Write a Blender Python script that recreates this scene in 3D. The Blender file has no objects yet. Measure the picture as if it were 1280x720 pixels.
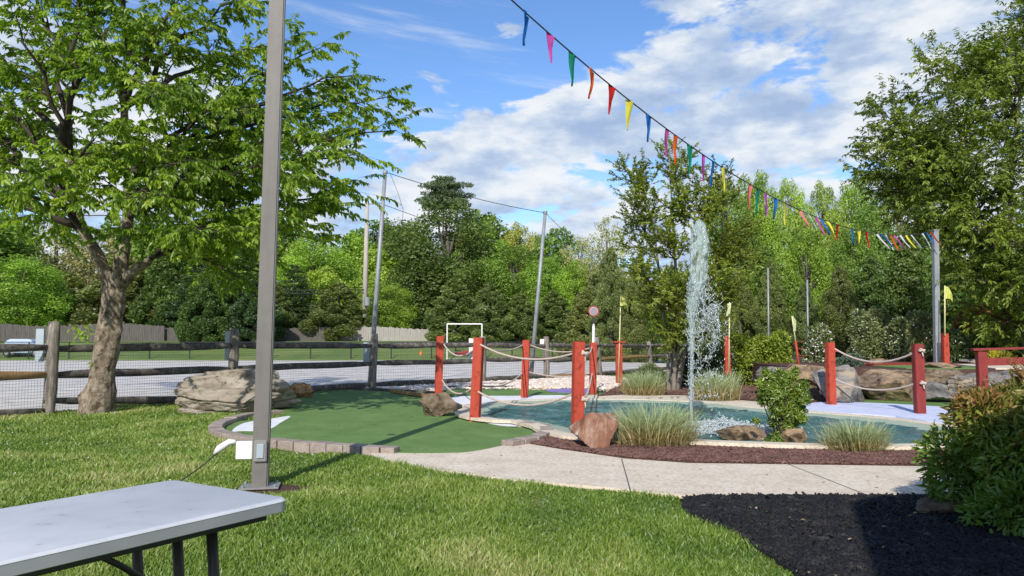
import bpy, bmesh, math, random
import numpy as np
from mathutils import Vector, Matrix, noise

scene = bpy.context.scene
COL = scene.collection
R = math.radians

# ------------------------------------------------------------------ survey
EYE = 1.40
F = 950.0
PITCH = math.atan(68/950.0)
cp, sp = math.cos(PITCH), math.sin(PITCH)
def ray(px, py):
    u, v = (px-640)/F, (360-py)/F
    return Vector((u, cp - v*sp, sp + v*cp))
def gp(px, py, z=0.0):
    d = ray(px, py)
    t = (z-EYE)/d.z
    return Vector((d.x*t, d.y*t, z))
def at(px, py, Y):
    d = ray(px, py)
    t = Y/d.y
    return Vector((d.x*t, Y, EYE+d.z*t))
def gz(Y):
    if Y < 60: return 0.0
    if Y < 68: return 1.5*(Y-60)/8
    return 1.5 + min(1.5, (Y-68)*0.03)

# ------------------------------------------------------------------ objects
def link(name, me, m=None, parent=None):
    o = bpy.data.objects.new(name, me)
    COL.objects.link(o)
    if m is not None: me.materials.append(m)
    if parent is not None:
        o.parent = parent
        o.matrix_parent_inverse = Matrix.Translation(-parent.location) if parent.parent is None else Matrix.Identity(4)
        if parent.parent is None:
            o.matrix_parent_inverse = (Matrix.Translation(parent.location) @ Matrix.Rotation(parent.rotation_euler.z,4,'Z')).inverted()
    return o
def tag(o, label=None, cat=None, group=None, kind=None):
    if label: o['label'] = label
    if cat: o['category'] = cat
    if group: o['group'] = group
    if kind: o['kind'] = kind
    return o
def thing(name, label, cat, loc=(0,0,0), group=None):
    o = bpy.data.objects.new(name, None); COL.objects.link(o)
    o.location = loc; o.empty_display_size = .2
    return tag(o, label, cat, group)

class MB:
    def __init__(s): s.v=[]; s.f=[]
    def add(s, vs, fs):
        b=len(s.v); s.v += [tuple(v) for v in vs]; s.f += [tuple(i+b for i in f) for f in fs]
        return s
    def box(s, c, d, rz=0, M=None):
        x,y,z = d[0]/2,d[1]/2,d[2]/2
        vs=[Vector(p) for p in ((-x,-y,-z),(x,-y,-z),(x,y,-z),(-x,y,-z),(-x,-y,z),(x,-y,z),(x,y,z),(-x,y,z))]
        if M is None: M = Matrix.Rotation(rz,3,'Z')
        vs=[M@v+Vector(c) for v in vs]
        return s.add(vs,[(0,3,2,1),(4,5,6,7),(0,1,5,4),(1,2,6,5),(2,3,7,6),(3,0,4,7)])
    def bar(s, a, b, w, h, up=(0,0,1)):
        a=Vector(a); b=Vector(b); d=(b-a); L=d.length; d.normalize()
        u=Vector(up); x=d.cross(u)
        if x.length<1e-4: x=Vector((1,0,0))
        x.normalize(); z=x.cross(d)
        M=Matrix((x,d,z)).transposed()
        return s.box((a+b)/2,(w,L,h),M=M)
    def tube(s, pts, rad, n=8, cap=True):
        pts=[Vector(p) for p in pts]
        if not hasattr(rad,'__len__'): rad=[rad]*len(pts)
        b=len(s.v); prev=None
        for i,p in enumerate(pts):
            if i==0: d=pts[1]-p
            elif i==len(pts)-1: d=p-pts[i-1]
            else: d=pts[i+1]-pts[i-1]
            if d.length<1e-9: d=Vector((0,0,1))
            d.normalize()
            if prev is None:
                x=d.cross(Vector((0,1,0)) if abs(d.y)<.9 else Vector((1,0,0))); x.normalize()
            else:
                x=prev-d*prev.dot(d)
                if x.length<1e-6: x=d.orthogonal()
                x.normalize()
            prev=x; y=d.cross(x)
            for k in range(n):
                a=2*math.pi*k/n
                s.v.append(tuple(p+(x*math.cos(a)+y*math.sin(a))*rad[i]))
        for i in range(len(pts)-1):
            for k in range(n):
                k2=(k+1)%n
                s.f.append((b+i*n+k,b+i*n+k2,b+(i+1)*n+k2,b+(i+1)*n+k))
        if cap:
            s.f.append(tuple(b+k for k in range(n))[::-1])
            s.f.append(tuple(b+(len(pts)-1)*n+k for k in range(n)))
        return s
    def prism(s, poly, z0, z1):
        n=len(poly)
        vs=[(p[0],p[1],z0) for p in poly]+[(p[0],p[1],z1) for p in poly]
        fs=[tuple(range(n))[::-1],tuple(range(n,2*n))]+[(i,(i+1)%n,n+(i+1)%n,n+i) for i in range(n)]
        return s.add(vs,fs)
    def build(s, name, m, parent=None, smooth=False, bevel=0, seg=1):
        me=bpy.data.meshes.new(name); me.from_pydata(s.v,[],s.f); me.update()
        bm=bmesh.new(); bm.from_mesh(me); bmesh.ops.recalc_face_normals(bm,faces=bm.faces)
        if bevel:
            bmesh.ops.bevel(bm,geom=[e for e in bm.edges],offset=bevel,segments=seg,affect='EDGES',clamp_overlap=True)
        bm.to_mesh(me); bm.free()
        if smooth: me.polygons.foreach_set('use_smooth',[True]*len(me.polygons))
        return link(name,me,m,parent)

def np_mesh(name, V, Q, tint=None, smooth=False, shade=None):
    V=np.asarray(V,dtype=np.float32); Q=np.asarray(Q,dtype=np.int32)
    k=Q.shape[1]; n=len(Q)
    me=bpy.data.meshes.new(name)
    me.vertices.add(len(V)); me.vertices.foreach_set('co',V.ravel())
    me.loops.add(n*k); me.loops.foreach_set('vertex_index',Q.ravel())
    me.polygons.add(n)
    me.polygons.foreach_set('loop_start',np.arange(0,n*k,k,dtype=np.int32))
    me.polygons.foreach_set('loop_total',np.full(n,k,dtype=np.int32))
    if smooth: me.polygons.foreach_set('use_smooth',np.ones(n,dtype=bool))
    me.update(calc_edges=True)
    if tint is not None:
        a=me.attributes.new('tint','FLOAT','POINT'); a.data.foreach_set('value',np.asarray(tint,dtype=np.float32))
    if shade is not None:
        a=me.attributes.new('hgt','FLOAT','POINT'); a.data.foreach_set('value',np.asarray(shade,dtype=np.float32))
    return me

def norm(a): return a/np.maximum(np.linalg.norm(a,axis=1,keepdims=True),1e-9)

def leaf_mesh(name,P,D,N,L,W,tint,near=True):
    P=np.asarray(P,float); D=norm(np.asarray(D,float)); N=np.asarray(N,float)
    N=norm(N-D*np.sum(N*D,axis=1,keepdims=True)+1e-6); S=np.cross(D,N)
    L=np.broadcast_to(np.asarray(L,float).reshape(-1,1),(len(P),1)); W=np.broadcast_to(np.asarray(W,float).reshape(-1,1),(len(P),1))
    if near:
        k=6
        vs=[P, P+D*.28*L+S*W*.46+N*W*.16, P+D*.66*L+S*W*.36+N*W*.10-N*L*.02, P+D*L-N*L*.14,
            P+D*.66*L-S*W*.36+N*W*.10-N*L*.02, P+D*.28*L-S*W*.46+N*W*.16]
        V=np.stack(vs,axis=1).reshape(-1,3)
        b=(np.arange(len(P))*6)[:,None]
        Q=np.concatenate([b+np.array([[0,1,2,3]]),b+np.array([[0,3,4,5]])],axis=0)
    else:
        k=4
        vs=[P-D*L*.5, P+S*W*.5+N*W*.15, P+D*L*.5, P-S*W*.5+N*W*.15]
        V=np.stack(vs,axis=1).reshape(-1,3)
        b=(np.arange(len(P))*4)[:,None]
        Q=b+np.array([[0,1,2,3]])
    return np_mesh(name,V,Q,tint=np.repeat(tint,k))

# ------------------------------------------------------------------ materials
def newmat(name):
    m=bpy.data.materials.new(name); m.use_nodes=True
    nt=m.node_tree; nt.nodes.clear()
    return m,nt,nt.nodes,nt.links
def ramp(nodes, stops, interp='LINEAR'):
    r=nodes.new('ShaderNodeValToRGB'); cr=r.color_ramp; cr.interpolation=interp
    while len(cr.elements)<len(stops): cr.elements.new(.5)
    for e,(p,c) in zip(cr.elements,stops):
        e.position=p; e.color=(c[0],c[1],c[2],1) if hasattr(c,'__len__') else (c,c,c,1)
    return r
def noise_node(nodes,links,scale,detail=6,rough=.6,dist=0,vec=None,stretch=None,coord='Object'):
    tc=nodes.new('ShaderNodeTexCoord')
    n=nodes.new('ShaderNodeTexNoise'); n.inputs['Scale'].default_value=scale
    n.inputs['Detail'].default_value=detail; n.inputs['Roughness'].default_value=rough; n.inputs['Distortion'].default_value=dist
    src=tc.outputs[coord]
    if stretch:
        mp=nodes.new('ShaderNodeMapping'); mp.inputs['Scale'].default_value=stretch
        links.new(src,mp.inputs['Vector']); src=mp.outputs['Vector']
    links.new(src,n.inputs['Vector'])
    return n
def pm(name, stops, scale=5, rough=.8, bump=.3, bscale=None, bdist=.01, stretch=None, metal=0, detail=8, stops2=None, scale2=None, spec=.5, coord='Object', fine=None):
    m,nt,N,L=newmat(name)
    out=N.new('ShaderNodeOutputMaterial'); b=N.new('ShaderNodeBsdfPrincipled')
    b.inputs['Roughness'].default_value=rough; b.inputs['Metallic'].default_value=metal
    b.inputs['Specular IOR Level'].default_value=spec
    n=noise_node(N,L,scale,detail,.62,.2,stretch=stretch,coord=coord)
    r=ramp(N,stops); L.new(n.outputs['Fac'],r.inputs['Fac']); colr=r.outputs['Color']
    if stops2:
        n2=noise_node(N,L,scale2,5,.6,.3,coord=coord); r2=ramp(N,stops2); L.new(n2.outputs['Fac'],r2.inputs['Fac'])
        mx=N.new('ShaderNodeMix'); mx.data_type='RGBA'; mx.blend_type='MULTIPLY'; mx.inputs['Factor'].default_value=1
        L.new(colr,mx.inputs[6]); L.new(r2.outputs['Color'],mx.inputs[7]); colr=mx.outputs[2]
    L.new(colr,b.inputs['Base Color'])
    if bump:
        bn=noise_node(N,L,bscale or scale*6,8,.65,0,stretch=stretch,coord=coord)
        bp=N.new('ShaderNodeBump'); bp.inputs['Strength'].default_value=bump; bp.inputs['Distance'].default_value=bdist
        L.new(bn.outputs['Fac'],bp.inputs['Height']); L.new(bp.outputs['Normal'],b.inputs['Normal'])
    L.new(b.outputs[0],out.inputs['Surface'])
    return m
def leafmat(name, cols, trans=.35, objcol=False, nscale=.6, rough=.5, gloss=.06, hgt=None, tr_tint=(1.1,1.25,.5)):
    """two-sided foliage: tint attribute + a slow noise choose the colour"""
    m,nt,N,L=newmat(name)
    out=N.new('ShaderNodeOutputMaterial')
    at_=N.new('ShaderNodeAttribute'); at_.attribute_name='tint'
    n=noise_node(N,L,nscale,3,.6,0)
    ad=N.new('ShaderNodeMath'); ad.operation='MULTIPLY_ADD'; ad.inputs[1].default_value=.55
    L.new(at_.outputs['Fac'],ad.inputs[0])
    sc=N.new('ShaderNodeMath'); sc.operation='MULTIPLY_ADD'; sc.inputs[1].default_value=1.3; sc.inputs[2].default_value=-.43
    L.new(n.outputs['Fac'],sc.inputs[0]); L.new(sc.outputs[0],ad.inputs[2])
    r=ramp(N,cols); L.new(ad.outputs[0],r.inputs['Fac']); c=r.outputs['Color']
    if hgt:
        ah=N.new('ShaderNodeAttribute'); ah.attribute_name='hgt'
        r2=ramp(N,hgt); L.new(ah.outputs['Fac'],r2.inputs['Fac'])
        mx=N.new('ShaderNodeMix'); mx.data_type='RGBA'; mx.blend_type='MULTIPLY'; mx.inputs['Factor'].default_value=1
        L.new(c,mx.inputs[6]); L.new(r2.outputs['Color'],mx.inputs[7]); c=mx.outputs[2]
    if objcol:
        oi=N.new('ShaderNodeObjectInfo')
        mx=N.new('ShaderNodeMix'); mx.data_type='RGBA'; mx.blend_type='MULTIPLY'; mx.inputs['Factor'].default_value=1
        L.new(c,mx.inputs[6]); L.new(oi.outputs['Color'],mx.inputs[7]); c=mx.outputs[2]
    d=N.new('ShaderNodeBsdfDiffuse'); t=N.new('ShaderNodeBsdfTranslucent'); g=N.new('ShaderNodeBsdfGlossy')
    g.inputs['Roughness'].default_value=rough; g.inputs['Color'].default_value=(1,1,1,1)
    tt=N.new('ShaderNodeMix'); tt.data_type='RGBA'; tt.blend_type='MULTIPLY'; tt.inputs['Factor'].default_value=1
    tt.inputs[7].default_value=(*tr_tint,1); L.new(c,tt.inputs[6])
    L.new(c,d.inputs['Color']); L.new(tt.outputs[2],t.inputs['Color'])
    m1=N.new('ShaderNodeMixShader'); m1.inputs[0].default_value=trans; L.new(d.outputs[0],m1.inputs[1]); L.new(t.outputs[0],m1.inputs[2])
    m2=N.new('ShaderNodeMixShader'); m2.inputs[0].default_value=gloss; L.new(m1.outputs[0],m2.inputs[1]); L.new(g.outputs[0],m2.inputs[2])
    L.new(m2.outputs[0],out.inputs['Surface'])
    return m

M={}
M['lawn_soil']=pm('lawn_soil',[(.3,(.09,.12,.03)),(.5,(.14,.18,.04)),(.7,(.21,.20,.08))],scale=3,bump=.6,bscale=60)
M['field']=pm('field',[(.3,(.09,.16,.03)),(.6,(.15,.21,.05)),(.8,(.26,.24,.11))],scale=.25,bump=.3,bscale=20)
M['lot']=pm('lot',[(.3,(.50,.475,.44)),(.5,(.60,.57,.53)),(.7,(.67,.64,.60))],scale=.6,stretch=(.4,1.6,1),bump=.15,bscale=60,stops2=[(.35,(.72,.72,.72)),(.6,(1,1,1))],scale2=1.7)
M['concrete']=pm('concrete',[(.25,(.54,.46,.36)),(.5,(.66,.575,.455)),(.75,(.74,.66,.54))],scale=2.2,bump=.4,bscale=120,bdist=.004,stops2=[(.3,(.66,.65,.63)),(.55,(1,1,1))],scale2=26)
M['turf']=pm('turf',[(.3,(.105,.19,.058)),(.6,(.14,.235,.076)),(.8,(.18,.28,.105))],scale=1.4,bump=.5,bscale=260,bdist=.006,stops2=[(.3,(.72,.74,.70)),(.42,(.94,.95,.93)),(.62,(1.0,1.0,1.0))],scale2=5.5,rough=.95,spec=.15)
M['white_carpet']=pm('white_carpet',[(.3,(.60,.63,.70)),(.7,(.78,.79,.82))],scale=5,bump=.4,bscale=180,rough=.95,spec=.1)
M['blue_carpet']=pm('blue_carpet',[(.3,(.45,.50,.68)),(.7,(.60,.64,.78))],scale=4,bump=.4,bscale=180,rough=.95,spec=.1)
M['purple']=pm('purple_carpet',[(.3,(.20,.15,.42)),(.7,(.30,.24,.52))],scale=5,bump=.3,bscale=180,rough=.95,spec=.1)
M['black_mulch']=pm('black_mulch',[(.3,(.006,.006,.008)),(.6,(.014,.014,.018)),(.8,(.035,.035,.04))],scale=22,bump=1,bscale=50,bdist=.03,rough=.75,spec=.35)
M['black_chip']=pm('black_chip',[(.4,(.006,.006,.007)),(.6,(.016,.015,.016)),(.74,(.09,.085,.08))],scale=7,bump=.4,bscale=80,rough=.7,spec=.35)
M['brown_mulch']=pm('brown_mulch',[(.3,(.055,.03,.025)),(.6,(.13,.075,.063)),(.8,(.20,.125,.105))],scale=25,bump=1,bscale=60,bdist=.03,rough=.9,spec=.2)
M['brown_chip']=pm('brown_chip',[(.3,(.075,.04,.033)),(.6,(.18,.10,.085)),(.8,(.33,.22,.19))],scale=9,bump=.4,bscale=80,rough=.9,spec=.2)
M['red_mulch']=pm('red_mulch',[(.3,(.20,.03,.02)),(.7,(.38,.07,.045))],scale=20,bump=1,bscale=60,bdist=.03,rough=.9,spec=.2)
M['brick']=pm('paver_brick',[(.3,(.23,.185,.16)),(.5,(.33,.27,.235)),(.75,(.42,.36,.315))],scale=5,bump=.5,bscale=90,bdist=.005,stops2=[(.3,(.7,.7,.7)),(.6,(1,1,1))],scale2=40)
M['red_paint']=pm('red_paint',[(.25,(.27,.045,.03)),(.45,(.38,.055,.032)),(.7,(.42,.068,.040)),(.85,(.48,.13,.09))],scale=6,stretch=(3,3,.6),bump=.35,bscale=50,rough=.7,spec=.25,stops2=[(.30,(.55,.5,.5)),(.46,(1,1,1))],scale2=11)
M['dark_shaded_red']=pm('dark_shaded_red_paint',[(.3,(.16,.022,.022)),(.7,(.25,.035,.032))],scale=6,stretch=(3,3,.6),bump=.25,bscale=50,rough=.55,spec=.3)  # red paint with tree shade on the right posts put into its colour
M['rope']=pm('rope',[(.3,(.42,.33,.29)),(.7,(.66,.56,.50))],scale=60,bump=.8,bscale=150,rough=.9,spec=.1)
M['rail']=pm('weathered_wood',[(.25,(.055,.05,.047)),(.5,(.155,.14,.125)),(.75,(.34,.31,.28))],scale=5,stretch=(1,1,1),bump=1,bscale=35,bdist=.02,stops2=[(.3,(.35,.34,.33)),(.6,(1,1,1))],scale2=14,rough=.9,spec=.2)
M['postwood']=pm('post_wood',[(.25,(.08,.07,.065)),(.5,(.22,.195,.17)),(.75,(.42,.38,.34))],scale=8,stretch=(2.2,2.2,.35),bump=1,bscale=25,bdist=.03,rough=.9,spec=.2)
M['tanrail']=pm('new_rail_wood',[(.3,(.24,.14,.055)),(.7,(.42,.27,.12))],scale=6,bump=.6,bscale=40,rough=.85,spec=.2)
M['wire']=pm('fence_wire',[(.3,(.12,.12,.12)),(.7,(.22,.22,.21))],scale=20,bump=0,metal=.6,rough=.5)
M['panel']=pm('pale_panel',[(.3,(.30,.36,.41)),(.7,(.38,.45,.51))],scale=4,bump=.1,rough=.5)
M['greypole']=pm('taupe_pole',[(.3,(.135,.128,.12)),(.7,(.172,.164,.154))],scale=3,stretch=(3,3,.4),bump=.12,bscale=60,bdist=.003,rough=.5,stops2=[(.3,(.88,.88,.88)),(.6,(1,1,1))],scale2=9)
M['galv']=pm('galvanised_steel',[(.3,(.20,.22,.24)),(.7,(.30,.32,.34))],scale=5,bump=.1,rough=.5,metal=.2)
M['utilwood']=pm('utility_pole_wood',[(.3,(.30,.27,.24)),(.7,(.45,.41,.37))],scale=3,stretch=(3,3,.3),bump=.5,rough=.9)
M['black']=pm('black_metal',[(.3,(.012,.012,.013)),(.7,(.022,.022,.024))],scale=8,bump=.1,rough=.45)
M['cable']=pm('black_cable',[(.3,(.02,.02,.022)),(.7,(.03,.03,.032))],scale=8,bump=0,rough=.6)
M['table']=pm('grey_table_plastic',[(.3,(.50,.53,.575)),(.6,(.575,.60,.64)),(.8,(.62,.64,.67))],scale=3,bump=.22,bscale=220,bdist=.0012,rough=.45,stops2=[(.30,(.62,.60,.58)),(.345,(.93,.93,.93)),(.5,(1,1,1))],scale2=9,spec=.4)
M['table_edge_shaded']=pm('shaded_table_edge',[(.3,(.26,.275,.30)),(.7,(.33,.345,.37))],scale=3,bump=.15,bscale=200,bdist=.001,rough=.5)  # table rim darkened, shade on the slab sides put into the colour
M['white']=pm('white_plastic',[(.3,(.66,.66,.66)),(.7,(.78,.78,.78))],scale=6,bump=.05,rough=.4)
M['boxgrey']=pm('outlet_box_grey',[(.3,(.24,.235,.23)),(.7,(.31,.305,.30))],scale=6,bump=.1,rough=.45,metal=.3)
M['sand_rock']=pm('sandstone',[(.25,(.13,.11,.09)),(.45,(.29,.25,.20)),(.6,(.37,.33,.28)),(.8,(.44,.42,.39))],scale=2.2,stretch=(1,1,3.2),bump=1,bscale=9,bdist=.05,stops2=[(.30,(.35,.33,.31)),(.44,(1,1,1))],scale2=7,rough=.95,spec=.2,detail=10)
M['dark_rock']=pm('dark_rock',[(.25,(.055,.042,.03)),(.45,(.14,.105,.07)),(.62,(.24,.19,.135)),(.8,(.40,.34,.27))],scale=3.5,bump=1,bscale=14,bdist=.04,stops2=[(.3,(.4,.38,.36)),(.5,(1,1,1))],scale2=9,rough=.95,spec=.2,detail=10)
M['red_rock']=pm('red_rock',[(.3,(.14,.06,.038)),(.5,(.26,.13,.085)),(.6,(.36,.24,.18)),(.68,(.62,.56,.50))],scale=2.6,stretch=(2.2,1,.7),bump=1,bscale=16,bdist=.03,rough=.9,spec=.2,detail=9)
M['orange_rock']=pm('orange_rock',[(.3,(.20,.11,.05)),(.5,(.44,.25,.11)),(.7,(.52,.38,.24))],scale=6,bump=1,bscale=20,bdist=.03,rough=.9,spec=.2,stops2=[(.35,(.4,.36,.33)),(.5,(1,1,1))],scale2=10)
M['grey_rock']=pm('grey_slab_rock',[(.25,(.05,.05,.052)),(.42,(.13,.125,.12)),(.54,(.24,.225,.21)),(.66,(.36,.29,.21))],scale=1.4,stretch=(1,1,2.4),bump=1,bscale=8,bdist=.05,stops2=[(.32,(.3,.28,.27)),(.48,(1,1,1))],scale2=5,rough=.9,spec=.25,detail=10)
M['tan_rock']=pm('tan_rock',[(.3,(.10,.08,.06)),(.45,(.24,.18,.13)),(.55,(.36,.25,.15)),(.7,(.44,.38,.31))],scale=2.0,stretch=(1,1,2.2),bump=1,bscale=10,bdist=.06,stops2=[(.36,(.22,.2,.19)),(.48,(1,1,1))],scale2=4,rough=.95,spec=.2)
M['pebble']=pm('river_pebble',[(.35,(.42,.32,.24)),(.5,(.62,.54,.46)),(.65,(.74,.70,.66))],scale=7,detail=2,bump=.2,bscale=40,rough=.8)
M['curbwood']=pm('timber_curb',[(.3,(.05,.05,.05)),(.7,(.14,.13,.12))],scale=5,bump=.7,bscale=40,rough=.9)
M['bark']=pm('cherry_bark',[(.3,(.10,.08,.06)),(.5,(.24,.20,.15)),(.62,(.34,.29,.225)),(.75,(.46,.42,.35))],scale=7,stretch=(1.2,1.2,.8),bump=1,bscale=14,bdist=.05,stops2=[(.34,(.3,.27,.24)),(.5,(1,1,1))],scale2=9,rough=.95,spec=.15)
M['twig']=pm('dark_twig_bark',[(.3,(.035,.028,.022)),(.7,(.085,.07,.055))],scale=8,bump=.5,bscale=40,rough=.9,spec=.2)
M['greybark']=pm('grey_bark',[(.3,(.14,.12,.10)),(.7,(.30,.27,.23))],scale=6,stretch=(1,1,.4),bump=.8,bscale=20,rough=.9,spec=.2)
M['board']=pm('board_fence',[(.3,(.23,.215,.20)),(.7,(.38,.36,.33))],scale=5,stretch=(2.5,1,.2),bump=.4,bscale=15,rough=.9)
M['darkboard']=pm('dark_board_fence',[(.3,(.05,.045,.042)),(.7,(.13,.12,.11))],scale=5,stretch=(2.5,1,.2),bump=.4,bscale=15,rough=.9)
M['goalwhite']=M['white']
M['orange']=pm('orange_plastic',[(.3,(.70,.14,.02)),(.7,(.85,.20,.03))],scale=4,bump=.05,rough=.5)
M['machine_red']=pm('machine_red',[(.3,(.30,.02,.03)),(.7,(.42,.03,.04))],scale=4,bump=.05,rough=.4)
M['tyre']=pm('tyre_rubber',[(.3,(.012,.012,.012)),(.7,(.025,.025,.025))],scale=10,bump=.3,rough=.85)
M['carwhite']=pm('car_paint_white',[(.3,(.34,.44,.58)),(.7,(.40,.50,.62))],scale=2,bump=0,rough=.25)
M['carblue']=pm('car_paint_blue',[(.3,(.07,.13,.28)),(.7,(.10,.17,.34))],scale=2,bump=0,rough=.25)
M['glass_dark']=pm('car_glass',[(.3,(.02,.025,.03)),(.7,(.03,.035,.04))],scale=2,bump=0,rough=.08)
M['signred']=pm('sign_red',[(.3,(.26,.03,.04)),(.7,(.34,.05,.06))],scale=6,bump=0,rough=.5)
M['signpale']=pm('sign_pale',[(.3,(.45,.38,.38)),(.7,(.52,.46,.46))],scale=9,bump=0)
M['signgrey']=pm('sign_grey',[(.3,(.20,.17,.21)),(.7,(.30,.26,.30))],scale=60,bump=0,rough=.5)
M['gold']=pm('yellow_flag_pole',[(.3,(.55,.50,.25)),(.7,(.70,.66,.36))],scale=6,bump=0,rough=.5)
M['shade_roof']=pm('shade_canopy_roof',[(.3,(.08,.075,.07)),(.7,(.14,.13,.12))],scale=8,bump=.5,rough=.9)  # for the unseen canopy added to shade the mulch

def cloth(name,c):
    m,nt,N,L=newmat(name)
    out=N.new('ShaderNodeOutputMaterial'); d=N.new('ShaderNodeBsdfDiffuse'); t=N.new('ShaderNodeBsdfTranslucent')
    n=noise_node(N,L,9,4,.5); r=ramp(N,[(.3,tuple(x*.8 for x in c)),(.7,c)]); L.new(n.outputs['Fac'],r.inputs['Fac'])
    L.new(r.outputs[0],d.inputs[0]); L.new(r.outputs[0],t.inputs[0])
    m1=N.new('ShaderNodeMixShader'); m1.inputs[0].default_value=.35; L.new(d.outputs[0],m1.inputs[1]); L.new(t.outputs[0],m1.inputs[2])
    L.new(m1.outputs[0],out.inputs['Surface']); return m
PEN={'blue':cloth('pennant_blue',(.03,.17,.55)),'pink':cloth('pennant_pink',(.62,.10,.42)),'green':cloth('pennant_green',(.02,.26,.17)),
     'orange':cloth('pennant_orange',(.75,.13,.03)),'red':cloth('pennant_red',(.60,.03,.03)),'yellow':cloth('pennant_yellow',(.80,.74,.10)),
     'salmon':cloth('pennant_salmon',(.78,.24,.20)),'purple':cloth('pennant_purple',(.45,.09,.50)),'white':cloth('pennant_white',(.66,.70,.72))}
M['flagyellow']=cloth('golf_flag_yellow',(.80,.85,.22))
M['flagpale']=cloth('golf_flag_pale',(.80,.86,.55))

# water
def watermat():
    m,nt,N,L=newmat('pond_water')
    out=N.new('ShaderNodeOutputMaterial'); b=N.new('ShaderNodeBsdfPrincipled')
    b.inputs['Roughness'].default_value=.06; b.inputs['IOR'].default_value=1.33
    n=noise_node(N,L,1.3,4,.6,.4); r=ramp(N,[(.3,(.03,.15,.17)),(.5,(.07,.26,.30)),(.68,(.20,.42,.47))])
    L.new(n.outputs['Fac'],r.inputs['Fac']); L.new(r.outputs[0],b.inputs['Base Color'])
    w=noise_node(N,L,7.5,6,.65,1.2,stretch=(1,1.35,1)); bp=N.new('ShaderNodeBump'); bp.inputs['Strength'].default_value=1; bp.inputs['Distance'].default_value=.5
    L.new(w.outputs['Fac'],bp.inputs['Height']); L.new(bp.outputs[0],b.inputs['Normal'])
    L.new(b.outputs[0],out.inputs[0]); return m
M['water']=watermat()
def spraymat(name,op,col):
    m,nt,N,L=newmat(name)
    out=N.new('ShaderNodeOutputMaterial'); b=N.new('ShaderNodeBsdfPrincipled'); t=N.new('ShaderNodeBsdfTransparent')
    b.inputs['Base Color'].default_value=(*col,1); b.inputs['Roughness'].default_value=.12
    b.inputs['Specular IOR Level'].default_value=.5
    n=noise_node(N,L,16,5,.7,1.2,stretch=(1.4,1.4,.45)); r=ramp(N,[(.35,(op*.55,)*3),(.65,(min(1,op*1.35),)*3)])
    L.new(n.outputs['Fac'],r.inputs[0])
    bp=N.new('ShaderNodeBump'); bp.inputs['Strength'].default_value=1; bp.inputs['Distance'].default_value=.03
    L.new(n.outputs['Fac'],bp.inputs['Height']); L.new(bp.outputs[0],b.inputs['Normal'])
    mx=N.new('ShaderNodeMixShader'); L.new(r.outputs[0],mx.inputs[0]); L.new(t.outputs[0],mx.inputs[1]); L.new(b.outputs[0],mx.inputs[2])
    L.new(mx.outputs[0],out.inputs[0]); return m
M['jet']=spraymat('fountain_water',.55,(.50,.62,.63))
M['drops']=spraymat('water_droplets',.95,(.58,.66,.68))
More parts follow.
